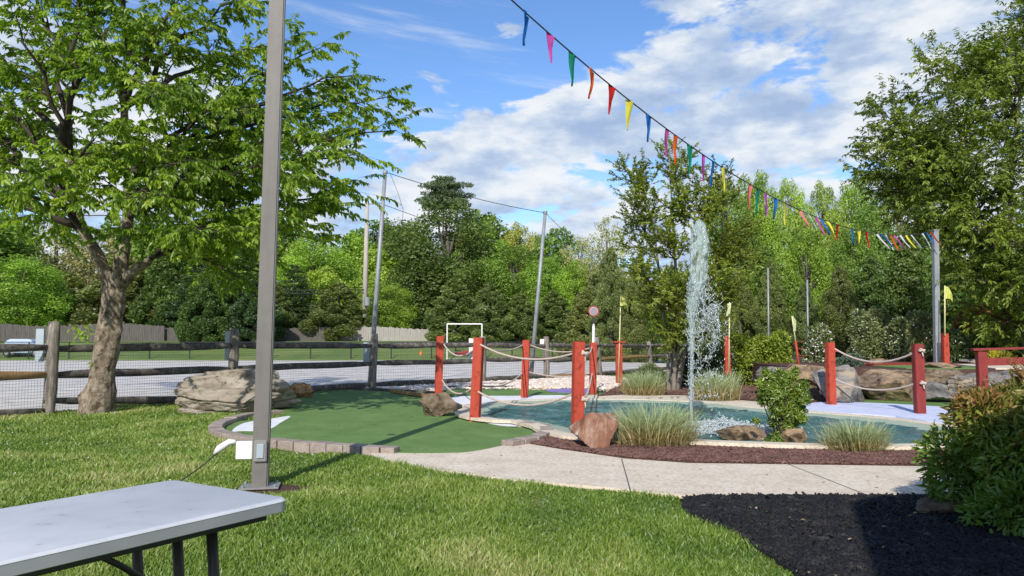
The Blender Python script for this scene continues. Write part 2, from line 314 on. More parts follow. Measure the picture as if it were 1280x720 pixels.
# ------------------------------------------------------------------ world, sun, camera
SUN_EL=35.0
sun_dir=Vector((-.21,-.978,0)).normalized()*math.cos(R(SUN_EL))+Vector((0,0,math.sin(R(SUN_EL))))
def build_world():
    w=bpy.data.worlds.new('World'); scene.world=w; w.use_nodes=True
    nt=w.node_tree; N=nt.nodes; L=nt.links; N.clear()
    def math_(op,a,b=None,c=None,clamp=False):
        n=N.new('ShaderNodeMath'); n.operation=op; n.use_clamp=clamp
        for i,x in enumerate((a,b,c)):
            if x is None: continue
            if isinstance(x,(int,float)): n.inputs[i].default_value=x
            else: L.new(x,n.inputs[i])
        return n.outputs[0]
    sky=N.new('ShaderNodeTexSky'); sky.sky_type='NISHITA'; sky.sun_disc=False
    sky.sun_elevation=R(SUN_EL); sky.sun_rotation=math.atan2(sun_dir.x,sun_dir.y)
    sky.air_density=1.0; sky.dust_density=.3; sky.ozone_density=2.5
    tc=N.new('ShaderNodeTexCoord'); sx=N.new('ShaderNodeSeparateXYZ'); L.new(tc.outputs['Generated'],sx.inputs[0])
    az=math_('ARCTAN2',sx.outputs[0],sx.outputs[1]); el=math_('ARCSINE',sx.outputs[2])
    # ceiling of the cloud bank (elevation in rad) as function of azimuth
    azn=math_('MULTIPLY_ADD',az,1/1.4,.5)       # az -0.7..0.7 -> 0..1
    rp=ramp(N,[(0,.40),(.2,.36),(.30,.29),(.38,.25),(.44,.29),(.50,.315),(.57,.335),(.64,.39),(.74,.47),(1,.60)],'B_SPLINE'); L.new(azn,rp.inputs[0])
    bank=math_('SUBTRACT',rp.outputs[0],el)
    cx=N.new('ShaderNodeCombineXYZ'); L.new(math_('MULTIPLY',az,4.2),cx.inputs[0]); L.new(math_('MULTIPLY',el,9.5),cx.inputs[1]); cx.inputs[2].default_value=SKYSEED
    n1=N.new('ShaderNodeTexNoise'); n1.inputs['Scale'].default_value=1.7; n1.inputs['Detail'].default_value=9; n1.inputs['Roughness'].default_value=.60; n1.inputs['Distortion'].default_value=.25
    L.new(cx.outputs[0],n1.inputs['Vector'])
    b1=math_('MULTIPLY',bank,2.6); b1=math_('MINIMUM',b1,.12); b1=math_('MAXIMUM',b1,-.17)
    d=math_('ADD',n1.outputs['Fac'],b1)
    mr=N.new('ShaderNodeMapRange'); mr.interpolation_type='SMOOTHSTEP'; L.new(d,mr.inputs[0])
    mr.inputs['From Min'].default_value=.475; mr.inputs['From Max'].default_value=.575; mr.inputs['To Max'].default_value=.97
    # thin high streaks
    cx2=N.new('ShaderNodeCombineXYZ'); L.new(math_('MULTIPLY_ADD',el,1.3,math_('MULTIPLY',az,1.6)),cx2.inputs[0]); L.new(math_('MULTIPLY',math_('MULTIPLY_ADD',az,.12,el),17),cx2.inputs[1]); cx2.inputs[2].default_value=9.2
    n3=N.new('ShaderNodeTexNoise'); n3.inputs['Scale'].default_value=1.5; n3.inputs['Detail'].default_value=7; n3.inputs['Roughness'].default_value=.6
    L.new(cx2.outputs[0],n3.inputs['Vector'])
    mr3=N.new('ShaderNodeMapRange'); mr3.interpolation_type='SMOOTHSTEP'; L.new(n3.outputs['Fac'],mr3.inputs[0])
    mr3.inputs['From Min'].default_value=.50; mr3.inputs['From Max'].default_value=.72; mr3.inputs['To Max'].default_value=.55
    mask=math_('MAXIMUM',mr.outputs[0],mr3.outputs[0])
    # cloud shading: thicker / lower = greyer
    n2=N.new('ShaderNodeTexNoise'); n2.inputs['Scale'].default_value=2.3; n2.inputs['Detail'].default_value=7; n2.inputs['Roughness'].default_value=.55
    off=N.new('ShaderNodeVectorMath'); off.operation='ADD'; off.inputs[1].default_value=(.08,.22,3.3); L.new(cx.outputs[0],off.inputs[0]); L.new(off.outputs[0],n2.inputs['Vector'])
    cr=ramp(N,[(.32,(.40,.53,.77)),(.43,(.53,.65,.85)),(.50,(.70,.79,.92)),(.58,(.90,.94,.99)),(.68,(.98,.99,1.0))]); L.new(n2.outputs['Fac'],cr.inputs[0])
    hs=N.new('ShaderNodeHueSaturation'); hs.inputs['Saturation'].default_value=SKYSAT; hs.inputs['Value'].default_value=SKYVAL; L.new(sky.outputs[0],hs.inputs['Color'])
    gm=N.new('ShaderNodeMix'); gm.data_type='RGBA'; gm.blend_type='MULTIPLY'; gm.inputs['Factor'].default_value=1; gm.inputs[7].default_value=(.92,.96,1.08,1); L.new(hs.outputs[0],gm.inputs[6])
    cb=N.new('ShaderNodeMix'); cb.data_type='RGBA'; cb.blend_type='MULTIPLY'; cb.inputs['Factor'].default_value=1
    k=1/SKYSTR*.95; cb.inputs[7].default_value=(k,k,k,1); L.new(cr.outputs[0],cb.inputs[6])
    mx=N.new('ShaderNodeMix'); mx.data_type='RGBA'; L.new(mask,mx.inputs['Factor']); L.new(gm.outputs[2],mx.inputs[6]); L.new(cb.outputs[2],mx.inputs[7])
    bg=N.new('ShaderNodeBackground'); bg.inputs[1].default_value=SKYSTR; L.new(mx.outputs[2],bg.inputs[0])
    o=N.new('ShaderNodeOutputWorld'); L.new(bg.outputs[0],o.inputs[0])
SKYSTR=.135; SKYSAT=1.12; SKYVAL=1.32; SKYSEED=1.7
build_world()
ld=bpy.data.lights.new('sun','SUN'); ld.energy=5.2; ld.angle=R(.53); ld.color=(1,.93,.82)
lo=bpy.data.objects.new('sun',ld); COL.objects.link(lo); lo.rotation_euler=sun_dir.to_track_quat('Z','Y').to_euler()
cd=bpy.data.cameras.new('camera'); cam=bpy.data.objects.new('camera',cd); COL.objects.link(cam)
cam.location=(0,0,EYE); cam.rotation_euler=(math.pi/2+PITCH,0,0); cd.sensor_width=36; cd.lens=36*F/1280; cd.clip_end=5000; cd.clip_start=.05
scene.camera=cam
scene.view_settings.view_transform='Standard'; scene.view_settings.look='None'; scene.view_settings.exposure=0
scene.render.engine='CYCLES'

# ------------------------------------------------------------------ ground
def catmull(P, n=6, closed=True):
    P=[Vector((p[0],p[1])) for p in P]; out=[]
    m=len(P)
    rng=range(m) if closed else range(m-1)
    for i in rng:
        if closed: p0,p1,p2,p3=P[(i-1)%m],P[i],P[(i+1)%m],P[(i+2)%m]
        else: p0,p1,p2,p3=P[max(i-1,0)],P[i],P[i+1],P[min(i+2,m-1)]
        for k in range(n):
            t=k/n
            out.append(.5*((2*p1)+(-p0+p2)*t+(2*p0-5*p1+4*p2-p3)*t*t+(-p0+3*p1-3*p2+p3)*t**3))
    if not closed: out.append(P[-1])
    return out
def G(pts,z=0): return [gp(x,y,z).to_2d() for x,y in pts]
def sheet(name,poly,z,m,kind='structure',thick=0):
    bm=bmesh.new(); vs=[bm.verts.new((p[0],p[1],z)) for p in poly]
    f=bm.faces.new(vs); 
    if f.normal.z<0 or sum(poly[i][0]*poly[(i+1)%len(poly)][1]-poly[(i+1)%len(poly)][0]*poly[i][1] for i in range(len(poly)))<0: bmesh.ops.reverse_faces(bm,faces=[f])
    if thick:
        r=bmesh.ops.extrude_face_region(bm,geom=[f]); 
        for v in r['geom']:
            if isinstance(v,bmesh.types.BMVert): v.co.z+=thick
        bm.faces.ensure_lookup_table()
        bmesh.ops.recalc_face_normals(bm,faces=bm.faces)
    bmesh.ops.triangulate(bm,faces=[f for f in bm.faces if len(f.verts)>4])
    me=bpy.data.meshes.new(name); bm.to_mesh(me); bm.free()
    o=link(name,me,m); return tag(o,kind=kind) if kind else o
def inpoly(X,Y,poly):
    ins=np.zeros(len(X),bool); n=len(poly)
    for i in range(n):
        x0,y0=poly[i]; x1,y1=poly[(i+1)%n]
        if y0==y1: continue
        c=((y0>Y)!=(y1>Y))&(X<(x1-x0)*(Y-y0)/(y1-y0)+x0); ins^=c
    return ins

# one ground sheet to the horizon
xs=[-1500,-600,-300,-150,-90,-50,-25,-12,0,12,25,50,90,150,300,600,1500]
ys=[-300,-100,-30,-10,0,10,20,30,40,50,60,64,68,75,80,85,90,100,120,160,220,400,900,2500]
V=[(x,y,gz(y) if y<200 else 3.0) for y in ys for x in xs]; nx=len(xs)
Q=[(j*nx+i,j*nx+i+1,(j+1)*nx+i+1,(j+1)*nx+i) for j in range(len(ys)-1) for i in range(nx-1)]
me=bpy.data.meshes.new('ground'); me.from_pydata([(x,y,z-.012) for x,y,z in V],[],Q); me.update()
tag(link('ground',me,M['field']),kind='structure')

P1,P2_,P3,P4,P5,P6=gp(60,520),gp(291,500),gp(465,487),gp(683,475),gp(750,470),gp(813,464)
P0=P1+(P1-P3)*.55
fence_line=[P0,P1,P3,P4,P5,P6]
lot=[P0.to_2d()+Vector((-40,-30)),P0.to_2d(),P1.to_2d(),P3.to_2d(),P4.to_2d(),P6.to_2d(),Vector((16,42)),Vector((26,59)),Vector((-90,59)),Vector((-90,-10))]
sheet('parking_lot',lot,.004,M['lot'])

lawn_px=[(-420,560),(0,522),(60,519),(110,513),(200,496),(212,500),(330,508),(365,527),(300,528),(268,543),(290,556),(380,567),(465,573),(480,580),(540,590),(640,604),(740,613),(850,624),(853,636),(870,652),(910,668),(960,698),(990,720),(1030,800),(1000,1100),(-900,1100)]
lawn_poly=G(lawn_px)
sheet('lawn_ground',lawn_poly,.008,M['lawn_soil'])
PBX=gp(325,611.5).to_2d()+Vector((.12,-.12))
path_px=[(462,571),(500,571),(560,571),(620,563),(650,557),(700,566),(780,578),(860,584),(1000,586),(1140,588),(1300,588),(1500,588),(1500,628),(1300,626),(1160,624),(980,624),(850,625),(740,613.5),(640,605),(540,591),(478,580)]
path_poly=G(path_px)
tag(sheet('bare_soil',catmull([PBX+Vector((math.cos(a)*(.42+.1*math.sin(2*a)),math.sin(a)*.30)) for a in np.linspace(0,6.28,9)[:-1]],3),.010,M['brown_mulch']),kind='structure')
sheet('concrete_path',path_poly,.012,M['concrete'],thick=.035)
# expansion joints in the path
jt=MB()
for (a,b) in (((777,578.5),(788,620)),((985,585.5),(1080,624))):
    p,q=gp(*a),gp(*b); jt.bar((p.x,p.y,.0475),(q.x,q.y,.0475),.012,.004)
tag(jt.build('path_joint',M['curbwood']),kind='structure')
bm_px=[(852,629),(870,625.5),(900,624.5),(980,624.5),(1160,624.5),(1500,628),(1700,760),(1300,1000),(1050,860),(992,722),(960,700),(910,670),(870,655),(852,641)]
bmulch=G(bm_px); sheet('black_mulch_bed',bmulch,.010,M['black_mulch'],thick=.03)
turf_px=[(345,496),(352,490),(400,489),(470,491),(545,497),(548,502),(578,510),(572,516),(585,527),(600,529),(640,538),(655,536),(668,541),(672,547),(655,554),(625,562),(590,569),(560,571),(500,571),(465,568),(380,561),(330,557),(285,549),(276,541),(300,530),(345,522)]
turf=catmull(G(turf_px),4); sheet('putting_green',turf,.010,M['turf'],thick=.04)
sheet('white_hazard_carpet',catmull(G([(290,543),(305,533),(335,528),(363,524),(350,533),(343,538),(330,543),(305,543)]),4),.052,M['white_carpet'],thick=.006)
bt=[(560,505),(640,499),(700,496),(760,495),(860,497),(960,506),(1020,510),(1100,518),(1170,524),(1300,520),(1300,548),(1170,566),(1015,566),(872,562),(760,560),(700,547),(652,536),(606,524),(588,515)]
sheet('pond_surround',G(bt),.011,M['concrete'],thick=.04)
sheet('practice_green',G([(560,489),(640,489),(735,491),(760,495),(700,499),(640,499.5),(590,498),(556,495)]),.013,M['turf'],thick=.046)
sheet('purple_carpet',catmull(G([(683,490),(715,488.5),(742,490),(735,495),(715,494),(690,493)]),3),.060,M['purple'],thick=.006)
sheet('white_carpet_strip',catmull(G([(562,500),(590,498),(640,498),(700,497),(720,500),(690,502),(640,503),(600,507),(575,508)]),3),.056,M['white_carpet'],thick=.008)
sheet('white_carpet_lip',catmull(G([(595,529),(606,525),(625,530),(653,534.5),(650,537),(625,536)]),3),.0525,M['white_carpet'],thick=.008)
rm=sheet('blue_white_carpet',catmull(G([(1000,512),(1030,507),(1080,508),(1140,511),(1200,516),(1240,530),(1180,535),(1120,526),(1060,522),(1010,517)]),3),.055,M['blue_carpet'],thick=.03)
sheet('far_putting_green',G([(1075,497),(1240,497),(1240,513),(1140,511),(1070,507)]),.013,M['turf'],thick=.045)

# pond: inner painted ledge + water
pond_px=[(610,519),(640,511),(700,507.5),(780,507),(860,510),(900,515),(950,520),(1015,526),(1080,532),(1150,543),(1165,552),(1140,561),(1015,561),(905,557.5),(872,556),(760,553),(722,546),(705,539),(668,531),(640,530),(615,526)]
pond=catmull(G(pond_px),3)
def offset(poly,d):
    n=len(poly); c=[]
    A=sum(poly[i][0]*poly[(i+1)%n][1]-poly[(i+1)%n][0]*poly[i][1] for i in range(n)); s=1 if A>0 else -1
    for i in range(n):
        t=(Vector(poly[(i+1)%n])-Vector(poly[i-1])); t.normalize(); c.append(Vector(poly[i])+Vector((t.y,-t.x))*s*d)
    return c
M['ledge']=pm('pond_ledge_paint',[(.3,(.26,.33,.25)),(.7,(.38,.44,.34))],scale=3,bump=.3,bscale=60,rough=.7)
def ring(name,inner,outer,zi,zo,m,drop=.03):
    n=len(inner); vs=[(p[0],p[1],zo) for p in outer]+[(p[0],p[1],zi) for p in inner]+[(p[0],p[1],zi-drop) for p in inner]+[(p[0],p[1],zo-drop) for p in outer]
    fs=[]
    for i in range(n):
        j=(i+1)%n; fs+=[(i,j,n+j,n+i),(n+i,n+j,2*n+j,2*n+i),(3*n+i,3*n+j,j,i)]
    return tag(MB().add(vs,fs).build(name,m),kind='structure')
ring('pond_ledge',offset(pond,-.06),offset(pond,.34),.070,.106,M['ledge'],.01)
ring('pond_rim',offset(pond,.341),offset(pond,.60),.118,.12,M['concrete'],.045)
def pond_surface():
    P=[tuple(p) for p in offset(pond,.12)]; A=np.array(P); lo,hi=A.min(0),A.max(0); s=.045
    gx=np.arange(lo[0],hi[0],s); gy=np.arange(lo[1],hi[1],s); X,Y=np.meshgrid(gx,gy); ins=inpoly(X.ravel(),Y.ravel(),P).reshape(X.shape)
    ix=-np.ones(X.shape,int); V=[]
    foam=Vector((2.95,12.0,0))
    for j in range(X.shape[0]):
        for i in range(X.shape[1]):
            if ins[j,i]:
                x,y=X[j,i],Y[j,i]; r=math.hypot(x-foam.x,y-foam.y)
                z=.009*noise.noise(Vector((x*2.2,y*3.2,1)))+.009*noise.noise(Vector((x*5.5,y*7.5,4)))+.004*noise.noise(Vector((x*11,y*13,9)))
                z+=.010*math.sin(r*11+2*noise.noise(Vector((x,y,3))))*math.exp(-r*.5)
                ix[j,i]=len(V); V.append((x,y,.080+z*1.5))
    Q=[(ix[j,i],ix[j,i+1],ix[j+1,i+1],ix[j+1,i]) for j in range(X.shape[0]-1) for i in range(X.shape[1]-1) if min(ix[j,i],ix[j,i+1],ix[j+1,i+1],ix[j+1,i])>=0]
    tag(link('pond_water',np_mesh('pond_water',V,Q,smooth=True),M['water']),kind='structure')
pond_surface()

# mulch beds
sheet('brown_mulch_bed',G([(655,558),(668,553),(690,547),(712,549),(760,560),(872,564),(1015,568),(1150,567),(1300,560),(1300,587.5),(1140,587.5),(1000,585.5),(860,583.5),(780,577.5),(700,565.5)]),.013,M['brown_mulch'],thick=.045)
back_bed=G([(745,498),(770,487),(800,477),(850,472),(960,470),(1080,470),(1150,480),(1075,498),(1030,505),(1000,509),(960,505),(860,496),(790,495)])
sheet('back_mulch_bed',back_bed,.013,M['brown_mulch'],thick=.042)
sheet('rear_bed',[Vector((6.6,29)),Vector((40,24)),Vector((60,70)),Vector((14,58)),Vector((9,38))],.006,M['brown_mulch'])
# raised terrace on the right behind the boulders
ter=[Vector((7.3,18.6)),Vector((9,18.1)),Vector((12,17.9)),Vector((18,17.6)),Vector((30,17)),Vector((34,40)),Vector((12,34)),Vector((7.6,26))]
sheet('terrace',ter,.02,M['brown_mulch'],thick=.74)
sheet('terrace_walk',[Vector((11.4,18.0)),Vector((18,17.9)),Vector((30,17.4)),Vector((30,21.5)),Vector((18,22)),Vector((12.5,21.6))],.762,M['concrete'],thick=.03)
sheet('terrace_green',[Vector((9.6,18.6)),Vector((10.5,18.3)),Vector((11.4,18.3)),Vector((12.0,20.6)),Vector((10.5,20.8)),Vector((9.6,20.4))],.762,M['turf'],thick=.02)
sheet('red_mulch_bed',[Vector((9.7,20.45)),Vector((10.5,20.85)),Vector((12.0,20.65)),Vector((12.2,22.2)),Vector((10.8,22.6)),Vector((9.8,22))],.762,M['red_mulch'],thick=.05)

# ------------------------------------------------------------------ brick edging
rnd=random.Random(5)
def edging(pts,label,w=.20,h=.12,blen=.26,dark=None):
    mb=MB(); P=catmull(G(pts),8,closed=False)
    acc=[0]
    for i in range(1,len(P)): acc.append(acc[-1]+(P[i]-P[i-1]).length)
    def pt(s):
        s=max(0,min(s,acc[-1]-1e-6))
        for i in range(1,len(P)):
            if acc[i]>=s:
                t=(s-acc[i-1])/(acc[i]-acc[i-1]); return P[i-1].lerp(P[i],t)
    s=0
    while s+blen*.6<acc[-1]:
        a,b=pt(s),pt(s+blen-.014); d=(b-a).normalized(); n=Vector((-d.y,d.x))*w/2
        z=h+rnd.uniform(-.006,.006)
        vs=[]
        c=(a+b)/2; a2=c+(a-c)*.985; 
        poly=[a-n,b-n,b+n,a+n]
        mb.prism([(p.x,p.y) for p in poly],-.02,z); s+=blen
    o=mb.build('brick_edging',M['brick'],bevel=.006); return tag(o,label,'edging')
edging([(350,520.5),(305,526),(272,538),(277,549),(330,559),(400,564.5),(462,569),(496,570.5)],'pinkish brick edging curving from the big boulder past the grey post')
edging([(652,537),(676,539.5),(684,547),(668,556),(640,560.5),(627,563)],'short curved brick edging at the pond end of the putting green')
# timber curb behind the green
cb=MB(); q=[gp(352,488.5),gp(400,487),(gp(470,489.5)),gp(545,494.5)]
for i in range(3): cb.bar((q[i].x,q[i].y,.05),(q[i+1].x,q[i+1].y,.05),.12,.12)
tag(cb.build('timber_curb',M['curbwood'],bevel=.01),'dark timber curb along the rear of the putting green by the rail fence','curb')
cb=MB(); q=[gp(560,488),gp(600,487.5),gp(642,487.8)]
for i in range(2): cb.bar((q[i].x,q[i].y,.06),(q[i+1].x,q[i+1].y,.06),.14,.14)
tag(cb.build('timber_curb',M['curbwood'],bevel=.01),'short timber curb between white pebbles and the green beyond the rope posts','curb')
# red board edging
rb=MB(); a,b=gp(930,478),gp(956,478.5); rb.bar((a.x,a.y,.12),(b.x,b.y,.12),.10,.20); rb2=MB()
t=thing('planter_edge','low red board with grey cap edging the mulch behind the round shrub','edging',(a.x,a.y,0))
rb.build('board',M['red_paint'],t,bevel=.004); rb2.bar((a.x,a.y,.245),(b.x,b.y,.245),.20,.05).build('cap',M['rail'],t,bevel=.004)

# ------------------------------------------------------------------ loose stuff: chips, pebbles, grass
def scatter(poly,n,seed,dens=None):
    rg=np.random.default_rng(seed); P=np.array([(p[0],p[1]) for p in poly]); lo,hi=P.min(0),P.max(0)
    out=[]; got=0
    while got<n:
        c=rg.uniform(lo,hi,(n*3,2)); k=inpoly(c[:,0],c[:,1],[tuple(p) for p in P])
        if dens is not None: k&=rg.random(len(c))<dens(c[:,0],c[:,1])
        c=c[k]; out.append(c); got+=len(c)
        if len(c)==0: break
    return np.concatenate(out)[:n],rg
def chips(name,poly,n,seed,z,L,m,dens=None):
    c,rg=scatter(poly,n,seed,dens); n=len(c)
    a=rg.uniform(0,6.28,n); tilt=rg.normal(0,.3,n)
    D=np.stack([np.cos(a)*np.cos(tilt),np.sin(a)*np.cos(tilt),np.sin(tilt)],1)
    N=norm(np.stack([rg.normal(0,.35,n),rg.normal(0,.35,n),np.ones(n)],1)); N=norm(N-D*np.sum(N*D,1,keepdims=True)); S=np.cross(D,N)
    l=(L*rg.uniform(.3,1.5,n))[:,None]; w=l*rg.uniform(.10,.34,n)[:,None]; t=l*.10
    C=np.stack([c[:,0],c[:,1],np.full(n,z)+rg.uniform(0,L*.20,n)],1)
    vs=[C+sx*D*l/2+sy*S*w/2+sz*N*t for sz in (-1,1) for sx,sy in ((-1,-1),(1,-.8),(.8,1),(-.9,.8))]
    V=np.stack(vs,1).reshape(-1,3); b=(np.arange(n)*8)[:,None]
    Q=np.concatenate([b+np.array([f]) for f in ([4,5,6,7],[0,1,5,4],[1,2,6,5],[2,3,7,6],[3,0,4,7])])
    return tag(link(name,np_mesh(name,V,Q),m),kind='stuff')
near=lambda X,Y: np.clip((5.5/np.maximum(Y,3))**1.6,0,1)
bmw=[p for p in bmulch if True]
chips('mulch_chips',[p for p in offset(bmulch,-.02)],38000,3,.041,.055,M['black_chip'],dens=lambda X,Y:np.clip((5/np.maximum(Y,3.6))**1.2,0,1)*(X<7))
o=bpy.data.objects['mulch_chips']; o['label']='loose black mulch chips in the bed at lower right'; o['category']='mulch'
bb=G([(655,558),(668,553),(690,547),(712,549),(760,560),(872,564),(1015,568),(1150,567),(1300,560),(1300,587.5),(1140,587.5),(1000,585.5),(860,583.5),(780,577.5),(700,565.5)])
o=chips('mulch_chips',bb,26000,4,.062,.05,M['brown_chip']); tag(o,'loose reddish brown mulch chips between the path and the pond','mulch')
o=chips('mulch_chips',back_bed,16000,5,.06,.07,M['brown_chip']); tag(o,'loose brown mulch chips in the bed beyond the pond','mulch')
# pebbles
def pebbles(poly,n,seed,z,rad,m):
    c,rg=scatter(poly,n,seed); bm=bmesh.new(); bmesh.ops.create_icosphere(bm,subdivisions=1,radius=1)
    v=np.array([x.co[:] for x in bm.verts]); f=np.array([[x.index for x in q.verts] for q in bm.faces]); bm.free(); n=len(c)
    r=rad*rg.uniform(.5,1.3,n); s=np.stack([r*rg.uniform(.8,1.4,n),r*rg.uniform(.7,1.1,n),r*rg.uniform(.5,.8,n)],1)
    a=rg.uniform(0,6.28,n); ca,sa=np.cos(a)[:,None],np.sin(a)[:,None]
    W=v[None]*s[:,None]; X=W[...,0]*ca-W[...,1]*sa; Y=W[...,0]*sa+W[...,1]*ca
    V=np.stack([X+c[:,0:1],Y+c[:,1:2],W[...,2]+z+rg.uniform(0,rad*.7,n)[:,None]],2).reshape(-1,3)
    Q=(f[None]+(np.arange(n)*len(v))[:,None,None]).reshape(-1,3)
    return link('pebbles',np_mesh('pebbles',V,Q,smooth=True),m)
pebpoly=G([(470,488.5),(560,483),(690,476),(745,472),(790,476),(762,490),(740,488),(650,488),(560,489),(545,492)])
sheet('pebble_bed',pebpoly,.010,M['pebble'],thick=.03)
tag(pebbles(pebpoly,14000,8,.05,.055,M['pebble']),'pale river pebbles along the rail fence','pebbles',kind='stuff')

# lawn
def vnoise(X,Y,s,seed=0):
    return np.array([noise.noise(Vector((x*s,y*s,seed))) for x,y in zip(X,Y)])
def lawn():
    rg=np.random.default_rng(12); P=np.array([(p[0],p[1]) for p in lawn_poly])
    C=[]
    Yb=np.geomspace(2.6,17.5,26)
    for y0,y1 in zip(Yb[:-1],Yb[1:]):
        ym=(y0+y1)/2; xl,xr=-.80*ym-.9,min(3.2,.45*ym+.6)
        D=9800*(4.5/max(ym,4.2))**1.5; n=int(D*(y1-y0)*(xr-xl))
        c=np.stack([rg.uniform(xl,xr,n),rg.uniform(y0,y1,n)],1); C.append(c)
    c=np.concatenate(C); k=inpoly(c[:,0],c[:,1],[tuple(p) for p in P])
    c=c[k]
    gx=np.arange(-16,6,.25); gy=np.arange(2,18,.25)
    def fieldn(s,seed):
        g=np.array([[noise.noise(Vector((x*s,y*s,seed))) for x in gx] for y in gy])
        fx=np.clip((c[:,0]-gx[0])/.25,0,len(gx)-2); fy=np.clip((c[:,1]-gy[0])/.25,0,len(gy)-2)
        ix,iy=fx.astype(int),fy.astype(int); tx,ty=fx-ix,fy-iy
        return (g[iy,ix]*(1-tx)+g[iy,ix+1]*tx)*(1-ty)+(g[iy+1,ix]*(1-tx)+g[iy+1,ix+1]*tx)*ty
    nl=fieldn(.55,1); ns=fieldn(2.1,5); 
    keep=rg.random(len(c))<np.clip(1.05+ns*.9+nl*.4,.30,1); c=c[keep]; nl=nl[keep]; ns=ns[keep]; kk=(((c[:,0]-PBX.x)/.42)**2+((c[:,1]-PBX.y)/.30)**2>rg.uniform(.5,1.5,len(c))); c=c[kk]; nl=nl[kk]; ns=ns[kk]; n=len(c)
    Yd=c[:,1]; wS=(np.maximum(Yd,4.2)/4.5)**.75
    h=.044*(1+nl*.8+ns*.7)*rg.uniform(.5,1.35,n)*(1+.03*np.maximum(Yd-4,0)); h=np.clip(h,.02,.15)
    tall=rg.random(n)<.012; h[tall]*=1.7
    w=.0036*wS*rg.uniform(.7,1.4,n)
    a=rg.uniform(0,6.28,n); lean=rg.uniform(.1,.9,n)*h
    wa=rg.uniform(0,6.28,n)
    B=np.stack([c[:,0],c[:,1],np.full(n,.006)],1)
    W=np.stack([np.cos(wa)*w,np.sin(wa)*w,np.zeros(n)],1)
    Dv=np.stack([np.cos(a)*lean,np.sin(a)*lean,np.zeros(n)],1); up=np.stack([np.zeros(n),np.zeros(n),h],1)
    v0,v1=B-W,B+W; m0=B+Dv*.32+up*.6-W*.8; m1=B+Dv*.32+up*.6+W*.8; tp=B+Dv+up*.95; tp2=tp+W*.15
    V=np.stack([v0,v1,m1,m0,tp2,tp],1).reshape(-1,3); b=(np.arange(n)*6)[:,None]
    Q=np.concatenate([b+np.array([[0,1,2,3]]),b+np.array([[3,2,4,5]])])
    tint=np.clip(.5+nl*.55+ns*.5+rg.normal(0,.22,n),0,1)
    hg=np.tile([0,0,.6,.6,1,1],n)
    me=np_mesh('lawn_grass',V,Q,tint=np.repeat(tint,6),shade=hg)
    m=leafmat('grass_blades',[(0,(.055,.12,.016)),(.26,(.12,.215,.026)),(.46,(.19,.30,.04)),(.66,(.29,.38,.075)),(.90,(.54,.51,.25))],trans=.3,nscale=.35,hgt=[(0,(.35,.38,.25)),(.6,(.9,.9,.85)),(1,(1.0,1.0,1.0))],gloss=.04)  # blade roots darkened by height, shading put into the colour
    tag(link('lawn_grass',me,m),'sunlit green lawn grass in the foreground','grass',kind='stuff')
    return c
GC=lawn()
# clover heads / seed heads in the lawn
rg=np.random.default_rng(77)
mb=MB(); k=0
for x,y in GC[rg.integers(0,len(GC),330)]:
    if y>6.5 and x<-2.0 and rg.random()<.35:
        h=rg.uniform(.07,.12); r=.005+.0005*y
        bmv=[(x+dx*r,y+dy*r,h+dz*r) for dx,dy,dz in ((1,0,0),(-1,0,0),(0,1,0),(0,-1,0),(0,0,1),(0,0,-1))]
        mb.add(bmv,[(0,2,4),(2,1,4),(1,3,4),(3,0,4),(2,0,5),(1,2,5),(3,1,5),(0,3,5)])
tag(mb.build('clover_flowers',M['white']),'tiny white clover heads dotted through the lawn','flowers',kind='stuff')
